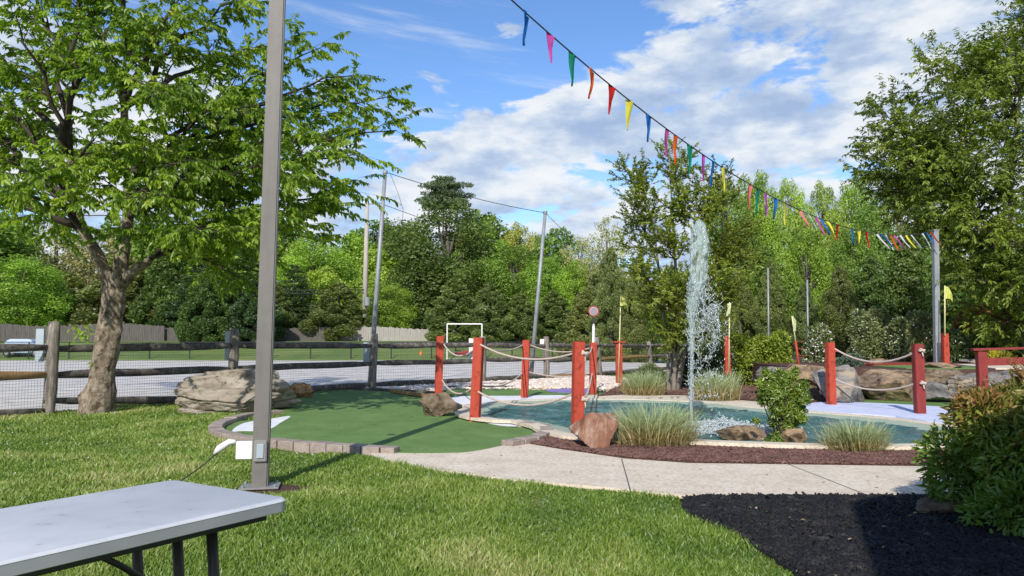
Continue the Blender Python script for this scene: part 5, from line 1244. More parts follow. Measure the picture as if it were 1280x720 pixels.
TREES=[
(-75,235,100,90,'dec_0','mid','mid green tree beyond the lot at the far left edge'),
(18,318,62,76,'decfine_0','bright','low bright green tree at far left above the white van'),
(66,278,62,102,'sparse_0','bud','thin yellowish budding tree behind the left end of the dark board fence'),
(-20,265,70,112,'dec_1','lime','pale lime tree rising behind the low bright one at far left'),
(112,285,60,98,'sparse_1','budred','sparse brownish budding tree seen left of the cherry trunk'),
(150,318,62,80,'cedar_0','cedar','broad grey green cedar directly behind the cherry trunk'),
(85,340,46,84,'cedar_1','cedar','smaller grey green cedar just left of the cherry trunk'),
(206,300,44,78,'cedar_1','deep','deep green cedar right of the cherry trunk'),
(190,262,72,116,'dec_2','mid','tall mid green tree far behind the cherry trunk'),
(250,322,50,77,'spruce_0','dark','dark green spruce above the big boulder'),
(308,300,56,80,'spruce_1','dark','tallest dark spruce left of the grey post'),
(287,265,64,118,'dec_0','bright','bright tree crown showing above the dark spruces'),
(366,330,42,82,'spruce_0','dark','dark spruce immediately right of the grey post'),
(388,288,48,104,'decfine_1','bright','bright rounded tree right of the grey post'),
(404,332,34,86,'dec_2','lime','light green tree in front of the bright rounded one right of the grey post'),
(423,352,44,71,'cedar_0','cedar','grey olive cedar just left of the utility pole'),
(345,352,30,72,'cedar_1','cedar2','low cedar hidden partly by the grey post'),
(256,336,34,66.5,'cedar_1','deep','low green cedar in front of the dark fence, right of the cherry trunk'),
(318,345,36,66.8,'cedar_0','dark','low dark cedar in front of the dark fence, left of the grey post'),
(470,272,50,130,'dec_0','mid','mid green tree far behind the gap between utility pole and pine'),
(600,262,54,132,'dec_2','mid','mid green tree far behind, right of the tall pine'),
(335,270,56,130,'dec_1','mid','mid green tree far behind the grey post'),
(442,290,44,118,'dec_1','bright','bright tree crown behind the utility pole top'),
(492,300,50,98,'dec_2','lime','lime green tree between the utility pole and the dark conifer'),
(508,282,46,124,'dec_0','mid','mid green tree behind the lime one left of the pine'),
(482,352,40,86,'decfine_0','lime','low yellow green tree above the sunlit board fence'),
(530,330,48,90,'spruce_1','dark','dark spruce above the right end of the sunlit board fence'),
(556,252,80,93,'decfine_1','conif','big dense dark tree crowned below the tall pine'),
(553,220,37,122,'pine_0','pine','tall pine with a wide flat crown standing above all the others'),
(604,280,44,112,'dec_1','bright','bright tree right of the big dense conifer'),
(568,346,42,70,'cedar_1','cedar2','olive cedar behind the white goal frame'),
(610,352,36,68,'cedar_0','cedar','grey green cedar right of the goal frame'),
(640,306,54,90,'decfine_1','mid','rounded mid green tree left of the right net pole'),
(650,278,38,128,'decfine_0','yellow','yellowish orange budding tree behind the right net pole'),
(650,365,34,67,'cedar_1','cedar2','cedar low in front of the rounded tree left of the right net pole'),
(696,283,40,122,'dec_0','mid','mid green tree right of the right net pole top'),
(684,322,40,88,'decfine_0','bright','bright tree just right of the right net pole'),
(692,362,36,70,'cedar_0','cedar2','olive cedar just right of the right net pole foot'),
(724,292,36,116,'sparse_1','bud','grey budding tree behind the round sign'),
(722,326,36,84,'decfine_1','bright','bright green tree above the round sign'),
(732,360,34,62,'cedar_1','cedar','grey green cedar directly behind the round sign'),
(760,268,34,80,'sparse_0','budred','bare looking grey brown tree left of the central tree'),
(764,306,36,56,'cedarfine_0','cedar','brownish cedar behind the capped flag post'),
(800,318,38,54,'cedarfine_1','cedar2','olive cedar left of the central tree trunk'),
(745,340,30,64,'cedar_0','cedar','narrow cedar between the round sign and the flag post'),
(842,330,40,52,'cedarfine_0','deep','dark cedar behind the fountain plume'),
(882,340,36,46,'cedarfine_1','cedar2','dark olive cedar right of the fountain plume'),
(912,226,44,62,'decfine_0','mid','tall mid green tree behind the fountain top'),
(948,214,44,66,'decfine_1','bright','bright tall tree where the bunting passes the tree line'),
(990,222,32,84,'decfine_0','lime','lime tree behind the yellow pennant'),
(1034,226,30,88,'decfine_1','lime','narrow lime tree right of the yellow pennant'),
(1074,218,36,90,'decfine_0','bright','bright tree left of the large right hand tree'),
(1010,282,50,52,'decfine_1','bright','loose bright tree with gaps below the sagging pennants'),
(960,306,46,46,'oval_0','mid','leafy mid green tree behind the left slim grey pole'),
(926,330,36,38,'cedarfine_0','cedar','grey olive evergreen above the yellow green hedge'),
(966,322,34,36,'cedarfine_1','cedar2','dark evergreen behind the left slim grey pole'),
(1008,352,34,35,'cedarfine_0','cedar2','evergreen directly behind the right slim grey pole'),
(1052,330,42,36,'cedarfine_1','cedar','broad dark evergreen left of the bunting post'),
(1092,318,44,39,'oval_0','deep','dark leafy tree below the last pennants'),
(1075,280,50,56,'decfine_0','mid','mid green tree behind the low point of the bunting'),
(1136,290,46,40,'oval_1','deep','dark leafy tree immediately left of the bunting post'),
(1130,225,60,66,'decfine_1','mid','tall mid green tree behind the bunting post'),
(1196,306,50,33,'oval_0','mid','leafy green tree right of the bunting post'),
(1250,270,60,34,'oval_1','mid','leafy green tree at right behind the terrace flag'),
(1325,230,80,38,'decfine_0','deep','dark green tree just at the right edge'),
(1400,240,90,45,'decfine_1','mid','mid green tree outside on the right'),
(-190,230,110,85,'decfine_0','mid','mid green tree far out on the left'),
(-150,300,80,72,'cedar_0','cedar','grey green cedar far out on the left'),
(1520,230,110,48,'decfine_0','mid','tree farthest out on the right'),
]
KN={'dec':'deciduous_tree','decfine':'deciduous_tree','sparse':'budding_tree','oval':'leafy_tree','cedar':'cedar_tree','cedarfine':'cedar_tree','spruce':'spruce_tree','pine':'pine_tree'}
for T in TREES: belt(*T,name=KN[T[4].rsplit('_',1)[0]])
# distant wood closing the belt
rg=np.random.default_rng(55); bl=[]
for i in range(150):
    x=-170+340*i/150; y=145+rg.uniform(-8,10); h=rg.uniform(8,15)*(1 if x<30 else 1.1)
    bl.append((x,y,gz(y)+h*.45,rg.uniform(5,8),4,h*.6))
P,D,N,k=blob_leaves(rg,bl,60000,shell=.12,updir=.3); tint=np.clip(rg.uniform(0,1,150)[k]*.5+rg.uniform(0,1,len(P))*.4,0,1)
L_=rg.uniform(.5,1.1,len(P)); o=link('distant_wood',leaf_mesh('distant_wood',P,D,N,L_,L_*.8,tint,near=False),M['belt']); o.color=(.14,.20,.04,1)
tag(o,'distant green wood closing the gaps between the trees','wood',kind='stuff')

# ---- detailed trees
def grow(seed,trunks,limbs,nsec,ntw,seclen,twlen,flat=.5,up=.15,twdroop=0.,secstart=.22,lift=.12,jit=.03):
    """trunks: list of [(x,y,z,r)...]; limbs: (start xyz, end xyz, r0). returns wood MB, twig MB, list of twig polylines"""
    rr=random.Random(seed); wood=MB(); tw=MB(); twigs=[]
    tw=MB()
    for t in trunks: wood.tube([p[:3] for p in t],[p[3] for p in t],16,cap=False)
    for (a,b,r0) in limbs:
        a=Vector(a); b=Vector(b); L_=(b-a).length; pts=curve_pts(a,b,L_*lift,9,rr,jit)
        rad=[r0*(1-.86*k/9) for k in range(10)]; tw.tube(pts,rad,8)
        ns=max(3,int(nsec*L_/4))
        for s in range(ns):
            t=secstart+(1-secstart)*(s+rr.random()*.8)/ns; t=min(t,.999); i=int(t*9); f=t*9-i; p=pts[i].lerp(pts[min(i+1,9)],f)
            d=(pts[min(i+1,9)]-pts[i]).normalized(); side=d.cross(Vector((0,0,1)))
            if side.length<.1: side=Vector((rr.uniform(-1,1),rr.uniform(-1,1),0))
            side.normalize(); v=side.cross(d)
            ang=rr.uniform(0,6.28); w=side*math.cos(ang)+v*math.sin(ang)*flat
            q=(d*.75+w*.9+Vector((0,0,up))).normalized(); l2=seclen*(1.15-.65*t)*rr.uniform(.6,1.25)
            sp_=curve_pts(p,p+q*l2,l2*.08,5,rr,.05); r2=max(.006,r0*(1-.86*t)*.5)
            tw.tube(sp_,[r2*(1-.8*k/5) for k in range(6)],5,cap=False)
            nt=max(2,int(ntw*l2/seclen))
            for u in range(nt+1):
                tt_=.12+.88*(u+rr.random()*.7)/(nt+1) if u<nt else .99; i2=min(int(tt_*5),4); p2=sp_[i2].lerp(sp_[i2+1],tt_*5-i2)
                d2=(sp_[i2+1]-sp_[i2]).normalized(); rv=Vector((rr.gauss(0,1),rr.gauss(0,1),rr.gauss(0,1)*flat)).normalized()
                q2=(d2*.7+rv*.8+Vector((0,0,up*.6-twdroop))).normalized() if u<nt else d2; l3=twlen*rr.uniform(.5,1.3)
                tp_=[p2,p2+q2*l3*.5+Vector((0,0,.01)),p2+q2*l3+Vector((0,0,-twdroop*l3*.35))]
                tw.tube(tp_,[.0045,.0035,.002],3,cap=False); twigs.append(tp_)
    return wood,tw,twigs
def dress(twigs,per,L_,ratio,droop,seed,spread=.5,tip=.3,nup=.5,clus=1):
    rg=np.random.default_rng(seed); T=np.array([[list(p) for p in t] for t in twigs]); n=len(T)
    m_=per*n; k=np.repeat(np.arange(n),per); u=rg.random(m_)**.8; u=np.tile(np.linspace(.12,1,per),n)+rg.normal(0,.04,m_); u=np.clip(u,0,1)
    lo=u<.5; P=np.where(lo[:,None],T[k,0]+(T[k,1]-T[k,0])*(u*2)[:,None],T[k,1]+(T[k,2]-T[k,1])*((u-.5)*2)[:,None])
    d=norm(T[k,2]-T[k,0]); S=np.cross(d,np.array([[0,0,1.]])); S=norm(S+1e-5); sg=np.where(rg.random(m_)<.5,-1,1)[:,None]
    D=norm(d*.55+S*sg*spread+np.array([0,0,-droop])+rg.normal(0,.28,(m_,3)))
    N=norm(np.array([0,0,nup])+d*.35+rg.normal(0,.42,(m_,3)))
    tint=np.clip(rg.uniform(0,1,n)[k]*.4+rg.uniform(0,1,m_)*.45+.08,0,1)
    return P,D,N,L_*rg.uniform(.6,1.2,m_),tint
def finish_tree(name,label,base,wood,tw,twigs,barkm,twm,leafm,per,L_,ratio,droop,seed,near=True,**k):
    t=thing(name,label,'tree',base); w=wood.build('trunk',barkm,t,smooth=True); tw.build('branches',twm,t,smooth=True)
    P,D,N,LL,tint=dress(twigs,per,L_,ratio,droop,seed,**k)
    link('crown',leaf_mesh('crown',P,D,N,LL,LL*ratio,tint,near=near),leafm,t)
    return t,len(P)

# cherry tree at left
cb_=gp(120,519); CY=cb_.y
def cp_(px,py,dy=0): v=at(px,py,CY+dy); return (v.x,v.y,v.z)
tr=[(120,528,.36,0),(121,512,.32,0),(126,480,.255,0),(132,440,.225,0),(138,400,.22,0),(142,370,.215,0),(145,348,.21,0)]
trunk=[(*cp_(x,y,d),r) for x,y,r,d in tr]
# burls and bumps on the trunk are added below as displacement
limbs=[]
F0=cp_(145,350)
def LB(px,py,dy,r,st=None): limbs.append((st or F0,cp_(px,py,dy),r))
s1=(*cp_(102,285,-.3),.09); s2=(*cp_(160,272,.2),.105); s3=(*cp_(192,330,.0),.09); 
t2=[(*cp_(140,360),.13),(*cp_(122,318,-.15),.10),s1,(*cp_(95,255,-.4),.08),(*cp_(88,200,-.4),.065)]
t3=[(*cp_(146,360),.14),(*cp_(154,312,.1),.115),s2,(*cp_(160,225,.2),.085),(*cp_(155,135,.1),.07)]
t4=[(*cp_(150,358),.11),(*cp_(170,335,-.1),.085),(*cp_(190,322,-.2),.07)]
A1,A2,A3,A4,A5=s1[:3],cp_(95,255,-.4),cp_(88,200,-.4),s2[:3],cp_(160,225,.2)
A6=cp_(155,135,.1); A7=cp_(190,322,-.2)
for px,py,dy,r,st in (
 (-120,230,-1.5,.07,A1),(-60,170,1.5,.07,A1),(10,238,-2.6,.06,A1),(-40,90,-1,.07,A2),(30,150,2.6,.055,A2),(-90,10,.5,.07,A3),(20,20,-2,.06,A3),(75,60,2,.06,A3),
 (100,-70,-1.2,.07,A3),(30,-110,.8,.06,A3),(-160,120,2,.06,A2),
 (250,-60,1,.07,A6),(170,-100,-1.5,.06,A6),(90,-20,1.5,.05,A6),(300,0,-1.8,.06,A6),(350,60,1.8,.06,A6),(210,20,-2.6,.05,A6),
 (440,95,.3,.07,A5),(400,60,-1.2,.055,A5),(330,130,-2.6,.055,A5),(420,175,2.2,.055,A5),(490,120,.5,.06,A5),
 (496,163,-.3,.07,A4),(448,192,-1.8,.06,A4),(440,230,1.5,.055,A4),(380,215,-3,.05,A4),(300,190,3,.05,A4),
 (405,268,-1,.055,A7),(350,290,-2.6,.05,A7),(395,300,1.5,.045,A7),(270,290,-3.2,.045,A7),(240,300,2.2,.045,A7),(430,240,-.4,.05,A7),(300,345,-1.2,.035,A7),
 (180,250,-3.4,.05,A4),(220,205,-3.0,.05,A5),(60,290,2.0,.04,A1),(120,200,3.2,.05,A5),(110,160,-3.2,.05,A2),(180,110,-3.5,.05,A6),(40,215,-3.4,.045,A1),(250,140,3.4,.05,A6),(230,240,3.4,.05,A4)):
    LB(px,py,dy,r,st)
wood,tw,twigs=grow(31,[trunk,t2,t3,t4],limbs,15,7,1.15,.46,flat=.32,up=.08,twdroop=.25,lift=.14)
M['cherryleaf']=leafmat('cherry_leaves',[(0,(.08,.15,.016)),(.32,(.15,.25,.024)),(.58,(.26,.38,.036)),(.82,(.42,.53,.06)),(1,(.52,.58,.10))],trans=.55,nscale=.9,gloss=.025,rough=.4)
t,n=finish_tree('cherry_tree','large leafy cherry tree with a rough leaning trunk by the rail fence at left',cb_,wood,tw,twigs,M['bark'],M['twig'],M['cherryleaf'],27,.118,.44,.6,32,nup=.6)
print('cherry leaves',n,'twigs',len(twigs))
# displace trunk
me=[c for c in t.children if c.name.startswith('trunk')][0].data
bm=bmesh.new(); bm.from_mesh(me); 
tf=[f for f in bm.faces if max((v.co-Vector(trunk[3][:3])).length for v in f.verts)<3.4]
bmesh.ops.subdivide_edges(bm,edges=list({e for f in tf for e in f.edges}),cuts=3,use_grid_fill=True)
bm.normal_update()
for v in bm.verts:
    if v.co.z<3.4 and (v.co.xy-Vector(trunk[3][:2])).length<1.2:
        p=v.co; d=.045*noise.noise(p*3.0)+.03*noise.noise(Vector((p.x*9,p.y*9,p.z*5)))+.012*noise.noise(p*22)
        for bc,br,ba in ((cp_(141,452,-.15),.16,.10),(cp_(108,497,-.15),.16,.10),(cp_(150,410,-.05),.13,.07),(cp_(135,505,-.15),.2,.06)):
            r=(p-Vector(bc)).length; d+=ba*max(0,1-r/br)**1
        v.co+=v.normal*d
bm.to_mesh(me); bm.free(); me.polygons.foreach_set('use_smooth',[True]*len(me.polygons))
# sprouts on the trunk
rg=np.random.default_rng(2)
for (px,py,k,s) in ((106,418,26,.10),(120,455,9,.06),(98,415,10,.08)):
    P=[];D=[];N=[]; c=np.array(cp_(px,py,-.15)); P+=list(c+rg.normal(0,s,(k,3))*[1,1,.8]); D+=list(rdir(rg,k)+[0,0,-.4]); N+=list(rdir(rg,k)*.5+[0,-.6,.6])
    link('sprout_leaves',leaf_mesh('sprout_leaves',P,D,N,.11,.055,rg.uniform(.6,1,len(P))),M['cherryleaf'],t)

# central multi-stemmed tree
MB_=gp(843,483); TY=21.5
def cq(px,py,dy=0,Y=TY): v=at(px,py,Y+dy); return (v.x,v.y,v.z)
def multistem(stems,seed):
    trunks=[];limbs=[]; rr=random.Random(seed)
    for st in stems:
        trunks.append([(*cq(px,py,dy),r) for px,py,dy,r in st])
    return trunks
st=[[(836,490,0,.06),(835,455,0,.05),(832,420,.1,.045),(826,360,.2,.04),(818,290,.2,.03),(800,225,.2,.014)],
    [(842,490,0,.07),(843,455,-.1,.06),(848,425,-.1,.055),(846,360,0,.05),(842,290,0,.035),(836,190,0,.012)],
    [(846,490,.1,.06),(852,452,.1,.05),(862,425,.2,.045),(868,370,.3,.04),(872,310,.2,.03),(880,245,.1,.013)],
    [(840,490,.2,.05),(840,455,.4,.045),(838,400,.7,.04),(822,330,.9,.03),(800,270,.8,.012)],
    [(848,490,.3,.05),(856,440,.5,.045),(876,385,.8,.035),(902,300,.8,.026),(906,222,.6,.010)]]
trunks=multistem(st,3); limbs=[]; rr=random.Random(40)
for px,py,dy in ((781,212,0),(790,250,-.8),(836,186,.2),(855,205,-.3),(785,300,.5),(850,240,-.9),(886,262,-.3),(925,285,.4),(935,330,0),(930,365,-.5),(905,250,-.4),(908,222,.3),(870,290,-1.2),(830,300,-1.3),(800,330,-1.3),(860,345,-1.4),(900,340,-1.2),(815,395,.9),(895,395,-.8),(880,400,.9),(850,390,-1.2),(830,360,-1.4),(940,300,.8),(800,275,1.0),(870,235,.8),(845,410,-1),(912,375,.9),(820,250,-.9),(800,228,.4)):
    best=None
    for s in trunks:
        for a,b in zip(s[:-1],s[1:]):
            p=(Vector(a[:3])+Vector(b[:3]))/2; e=Vector(cq(px,py,dy))
            c=(p-e).length+max(0,p.z-e.z+.35)*2.5
            if best is None or c<best[0]: best=(c,p,e)
    limbs.append((best[1],best[2],.026))
wood,tw,twigs=grow(41,trunks,limbs,36,9,.80,.34,flat=.9,up=.30,secstart=.05,lift=-.04)
M['centerleaf']=leafmat('central_tree_leaves',[(0,(.11,.14,.022)),(.35,(.21,.25,.038)),(.65,(.31,.38,.055)),(1,(.46,.52,.11))],trans=.42,nscale=.8,gloss=.03,rough=.4)
t,n=finish_tree('multi_stem_tree','central multi stemmed tree with pale grey stems beside the fountain plume',(MB_.x,TY,0),wood,tw,twigs,M['greybark'],M['twig'],M['centerleaf'],26,.085,.42,.1,42,nup=.5)
print('central',n,len(twigs))

# right tree
RY=25.0
def cr_(px,py,dy=0): v=at(px,py,RY+dy*1.3); return (v.x,v.y,v.z)
trunks=[[(*cr_(1290,470,0)[:2],.7,.24),(*cr_(1285,400,0),.17),(*cr_(1270,330,.1),.14),(*cr_(1262,240,.1),.10),(*cr_(1275,120,0),.05)],
        [(*cr_(1283,395,0),.13),(*cr_(1240,330,-.3),.10),(*cr_(1190,250,-.3),.06)],
        [(*cr_(1288,390,0),.12),(*cr_(1330,300,.3),.10),(*cr_(1380,200,.2),.05)]]
limbs=[]
for px,py,dy in ((1150,85,.2),(1168,75,-.6),(1210,60,.8),(1200,75,-1),(1245,40,0),(1290,-20,.4),(1320,-60,-.5),(1095,130,0),(1085,165,.6),(1075,192,-.3),(1070,212,.8),(1110,140,-1.2),(1125,115,1),(1085,235,-.8),(1090,250,.9),
  (1120,180,-1.8),(1150,150,-2),(1190,120,-2),(1230,110,-2.2),(1270,90,-1.8),(1300,150,-2.2),(1150,220,-2.2),(1190,200,-2.6),(1230,190,-2.8),(1270,210,-3),(1310,230,-2.6),(1120,265,-1.4),(1160,275,-2),(1200,270,-2.6),(1240,290,-3),(1280,300,-3),
  (1180,315,-2),(1220,340,-2.4),(1265,350,-2.6),(1300,370,-2.6),(1210,380,-1.4),(1245,400,-1.6),(1130,230,1.8),(1180,160,2),(1240,150,2.2),(1300,60,1.8),(1350,100,0),(1350,30,.5),(1400,150,0),(1420,220,-.8),(1380,300,-1.5),(1180,240,1.8),(1250,250,2.4),(1200,95,0),(1240,75,-1),(1150,180,.3),(1210,160,-.6),(1250,170,-1.2)):
    best=None; e=Vector(cr_(px,py,dy))
    for s in trunks:
        for a,b in zip(s[:-1],s[1:]):
            for f in (.2,.6,1):
                p=Vector(a[:3]).lerp(Vector(b[:3]),f); c=(p-e).length+max(0,p.z-e.z+.6)*1.6
                if best is None or c<best[0]: best=(c,p,e)
    limbs.append((best[1],best[2],.05))
wood,tw,twigs=grow(51,trunks,limbs,17,9,1.25,.50,flat=.9,up=.18,twdroop=.05,secstart=.12,lift=.02)
M['rightleaf']=leafmat('right_tree_leaves',[(0,(.06,.09,.018)),(.3,(.115,.165,.026)),(.6,(.22,.29,.04)),(.85,(.34,.40,.06)),(1,(.42,.40,.12))],trans=.38,nscale=.5,gloss=.025,rough=.38)
t,n=finish_tree('broad_tree','large dark leaved tree filling the upper right corner',cr_(1290,470,0),wood,tw,twigs,M['greybark'],M['twig'],M['rightleaf'],17,.15,.36,.42,52,nup=.55)
print('right',n,len(twigs))

# ---- shrubs
def shrub(name,label,base,blobs,n,L_,ratio,m,seed,stems=8,Dm='out',near=True,cat='shrub',stemm=None,hs=1,shell=.2,jit=.6,updir=.5,topf=None):
    rg=np.random.default_rng(seed); t=thing(name,label,cat,base); b=Vector(base)
    P,D,N,k=blob_leaves(rg,[(b.x+q[0],b.y+q[1],b.z+q[2],q[3],q[4],q[5]) for q in blobs],n,shell=shell,updir=updir,jit=jit,D_mode=Dm)
    P[:,2]=np.maximum(P[:,2],b.z+.02); tint=np.clip(rg.uniform(0,1,len(blobs))[k]*.35+rg.uniform(0,1,n)*.5+.1,0,1); LL=L_*rg.uniform(.6,1.25,n)
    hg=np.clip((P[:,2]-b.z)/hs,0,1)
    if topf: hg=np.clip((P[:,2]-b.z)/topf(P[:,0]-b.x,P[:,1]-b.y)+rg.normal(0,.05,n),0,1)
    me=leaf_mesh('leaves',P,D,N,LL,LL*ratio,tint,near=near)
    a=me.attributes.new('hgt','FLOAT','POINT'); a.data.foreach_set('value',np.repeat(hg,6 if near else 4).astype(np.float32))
    link('leaves',me,m,t); mb=MB(); rr=random.Random(seed)
    for i in range(stems):
        q=rr.choice(blobs); e=b+Vector(q[:3])+Vector((rr.uniform(-.5,.5)*q[3],rr.uniform(-.5,.5)*q[4],q[5]*.5)); mb.tube(curve_pts(b+Vector((rr.uniform(-.08,.08),rr.uniform(-.08,.08),-.02)),e,.1,5,rr,.04),[.014,.012,.010,.008,.006,.003],5)
    mb.build('stems',stemm or M['twig'],t,smooth=True); return t
def randblobs(seed,n,rx,ry,h,s,z0=.1,flatb=True):
    rr=random.Random(seed); out=[]
    for i in range(n):
        a=i*2.4+rr.uniform(-.4,.4); t=(i+.5)/n; z=z0+(h-z0-s)*t; env=math.sqrt(max(.1,1-(t*1.0-.25)**2/.75)) if t>.25 else 1
        q=rr.uniform(.45,1)*env; ss=s*rr.uniform(.7,1.25); out.append((math.cos(a)*(rx-ss)*q,math.sin(a)*(ry-ss)*q,z+ss*.3,ss,ss,ss*.9))
    out.append((0,0,h*.45,rx*.62,ry*.62,h*.45)); return out
# big bush right foreground
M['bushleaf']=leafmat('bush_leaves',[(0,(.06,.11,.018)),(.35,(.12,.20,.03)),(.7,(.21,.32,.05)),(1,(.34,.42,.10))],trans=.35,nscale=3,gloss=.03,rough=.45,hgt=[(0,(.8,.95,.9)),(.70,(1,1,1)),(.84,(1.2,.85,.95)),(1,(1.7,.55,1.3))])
bb_=gp(1262,668); bb_=Vector((bb_.x+.52,bb_.y+.25,0))
bl=randblobs(61,46,1.05,.9,1.18,.24,z0=.12)
bl=[(x,y,z-(.34*max(0,-x-.1) if x<0 else 0)*.9,a,b,c) for x,y,z,a,b,c in bl]
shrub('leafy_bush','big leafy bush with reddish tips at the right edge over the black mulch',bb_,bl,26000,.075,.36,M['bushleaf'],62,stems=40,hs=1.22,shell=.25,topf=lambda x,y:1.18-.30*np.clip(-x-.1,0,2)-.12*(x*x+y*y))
# upright shoots on top with red tips
rg=np.random.default_rng(9); rr=random.Random(9); P=[];D=[];N=[];LL=[];ti=[];mb=MB()
for i in range(230):
    q=rr.choice(bl[10:-1]); a=rr.uniform(0,6.28); p0=bb_+Vector((q[0]+math.cos(a)*q[3]*.7,q[1]+math.sin(a)*q[4]*.7,q[2]+q[5]*.5)); l=rr.uniform(.10,.24); d=Vector((rr.gauss(0,.3)+math.cos(a)*.3,rr.gauss(0,.3)+math.sin(a)*.3,1)).normalized()
    mb.tube([p0,p0+d*l],[.003,.0015],3)
    for k in range(9):
        u=.2+.8*k/8; c=p0+d*l*u; a2=k*2.4; P.append(c); s=(1-.5*u); D.append(Vector((math.cos(a2),math.sin(a2),.5+u*.8))); N.append(Vector((-math.cos(a2)*.5,-math.sin(a2)*.5,1))); LL.append(.06*s); ti.append(rr.uniform(.4,1))
me=leaf_mesh('shoots',P,D,N,LL,np.array(LL)*.33,ti); a=me.attributes.new('hgt','FLOAT','POINT'); a.data.foreach_set('value',np.repeat(np.clip([.90+.12*rr.random() for _ in P],0,1),6).astype(np.float32))
bush=[o for o in bpy.data.objects if o.name.startswith('leafy_bush')][0]
link('shoots',me,M['bushleaf'],bush)
# round shrub by the pond
M['shrubleaf']=leafmat('shrub_leaves',[(0,(.07,.12,.014)),(.35,(.13,.21,.022)),(.7,(.24,.33,.035)),(1,(.40,.44,.07))],trans=.4,nscale=3,gloss=.06,rough=.4)
q=gp(980,559); sc=q.y/F
def pb2(px,py,dx_,Y): v=at(px,py,Y); return v
bl=[]
for (px,py,r,dy) in ((975,482,15,0),(957,487,10,-.05),(1000,490,10,0),(968,496,13,-.1),(990,500,14,.1),(954,500,8,.1),(985,518,13,0),(970,513,10,-.1),(999,512,9,.05),(982,535,11,0),(970,548,8,-.05),(988,543,9,.05),(965,473,9,.05),(987,473,9,-.05),(979,556,8,0),(1007,500,7,-.1),(945,527,4,-.2),(960,553,5,-.1),(976,466,6,.05),(1005,480,6,0),(950,478,6,.0),(992,527,9,.1),(1003,524,6,-.1),(967,528,7,0),(994,464,5,-.05),(957,466,5,.05)):
    v=at(px,py,q.y+dy); bl.append((v.x-q.x,v.y-q.y,v.z,r*sc,r*sc,r*sc))
shrub('round_shrub','bright yellow green shrub with a narrow foot growing at the pond edge',(q.x,q.y,0),bl,13000,.050,.42,M['shrubleaf'],65,stems=34,shell=.5,Dm='rand',jit=.8)
# belt of garden shrubs
def gshrub(px0,px1,pt,pb,Y,label,m,seed,n,L_,ratio=.45,zb=None,name='shrub',nb=24,dep=1.0,Dm='out',s=None,near=True):
    a=at(px0,pb,Y); b=at(px1,pt,Y); w=(b.x-a.x)/2; z0=a.z if zb is None else zb; h=b.z-z0
    return shrub(name,label,((a.x+b.x)/2,Y,z0),randblobs(seed,nb,w,w*dep,h,s or min(w,h)*.3),n,L_,ratio,m,seed+1,Dm=Dm,near=near)
M['hedgeleaf']=leafmat('hedge_leaves',[(0,(.10,.15,.015)),(.35,(.19,.26,.022)),(.7,(.30,.37,.03)),(1,(.46,.47,.06))],trans=.35,nscale=1.5,gloss=.05)
M['rhodoleaf']=leafmat('rhododendron_leaves',[(0,(.09,.11,.045)),(.35,(.17,.21,.08)),(.7,(.27,.31,.13)),(1,(.42,.43,.24))],trans=.3,nscale=1.5,gloss=.08,rough=.35)
M['juniper']=leafmat('juniper_leaves',[(0,(.06,.10,.07)),(.5,(.12,.18,.12)),(1,(.22,.29,.21))],trans=.2,nscale=2)
M['yellowleaf']=leafmat('yellow_leaves',[(0,(.35,.32,.02)),(.5,(.55,.50,.03)),(1,(.75,.66,.06))],trans=.3,nscale=2)
M['darkleaf']=leafmat('dark_shrub_leaves',[(0,(.03,.055,.018)),(.5,(.07,.11,.03)),(1,(.15,.20,.07))],trans=.25,nscale=2,gloss=.08,rough=.35)
gshrub(878,948,418,468,24,'wide yellow green layered hedge, its left part behind the slim flag post',M['hedgeleaf'],71,9000,.10,.5,zb=.0,name='hedge_shrub')
gshrub(930,1000,415,470,24.4,'yellow green layered hedge, its right part below the left slim pole',M['hedgeleaf'],73,10000,.10,.5,zb=.0,name='hedge_shrub')
gshrub(868,925,432,482,22.6,'dark green shrub under the left end of the yellow green hedge',M['darkleaf'],75,6000,.09,zb=0.)
gshrub(1000,1046,403,462,24.8,'green shrub dotted with white blossom behind the leaning flag stick',M['rhodoleaf'],77,8000,.085,zb=.0,name='flowering_shrub')
gshrub(1055,1118,388,460,27,'large dull green rhododendron left of the bunting post',M['rhodoleaf'],79,15000,.10,zb=.75,name='rhododendron')
gshrub(1100,1172,392,460,26,'large rhododendron with brownish stems in front of the bunting post',M['rhodoleaf'],81,15000,.10,zb=.75,name='rhododendron')
gshrub(1160,1215,412,462,24.5,'dark leafy shrub behind the terrace flag post',M['darkleaf'],83,8000,.09,zb=.75)
gshrub(1185,1260,385,452,27,'mid green shrub at right behind the terrace',M['bushleaf'],85,14000,.11,zb=.75)
gshrub(1245,1330,370,455,26,'mid green shrub at the right edge behind the terrace',M['bushleaf'],87,14000,.11,zb=.75)
gshrub(1052,1080,443,466,20.5,'low blue green juniper behind the grey slab boulder',M['juniper'],89,5000,.06,.3,zb=.7,name='juniper')
gshrub(1040,1072,448,470,21.2,'low dark juniper behind the left rope post on the right',M['juniper'],91,3500,.06,.3,zb=.6,name='juniper')
gshrub(1216,1266,439,456,24.0,'low yellow shrub seen under the dark red handrail',M['yellowleaf'],93,4000,.07,.35,zb=.75,name='yellow_shrub')
gshrub(798,834,458,487,21.0,'small dark green plant behind the grass clump left of the central tree',M['darkleaf'],95,3500,.07)
gshrub(845,880,440,486,23.2,'dark shrub behind the foot of the fountain plume',M['darkleaf'],97,6000,.08,zb=0)
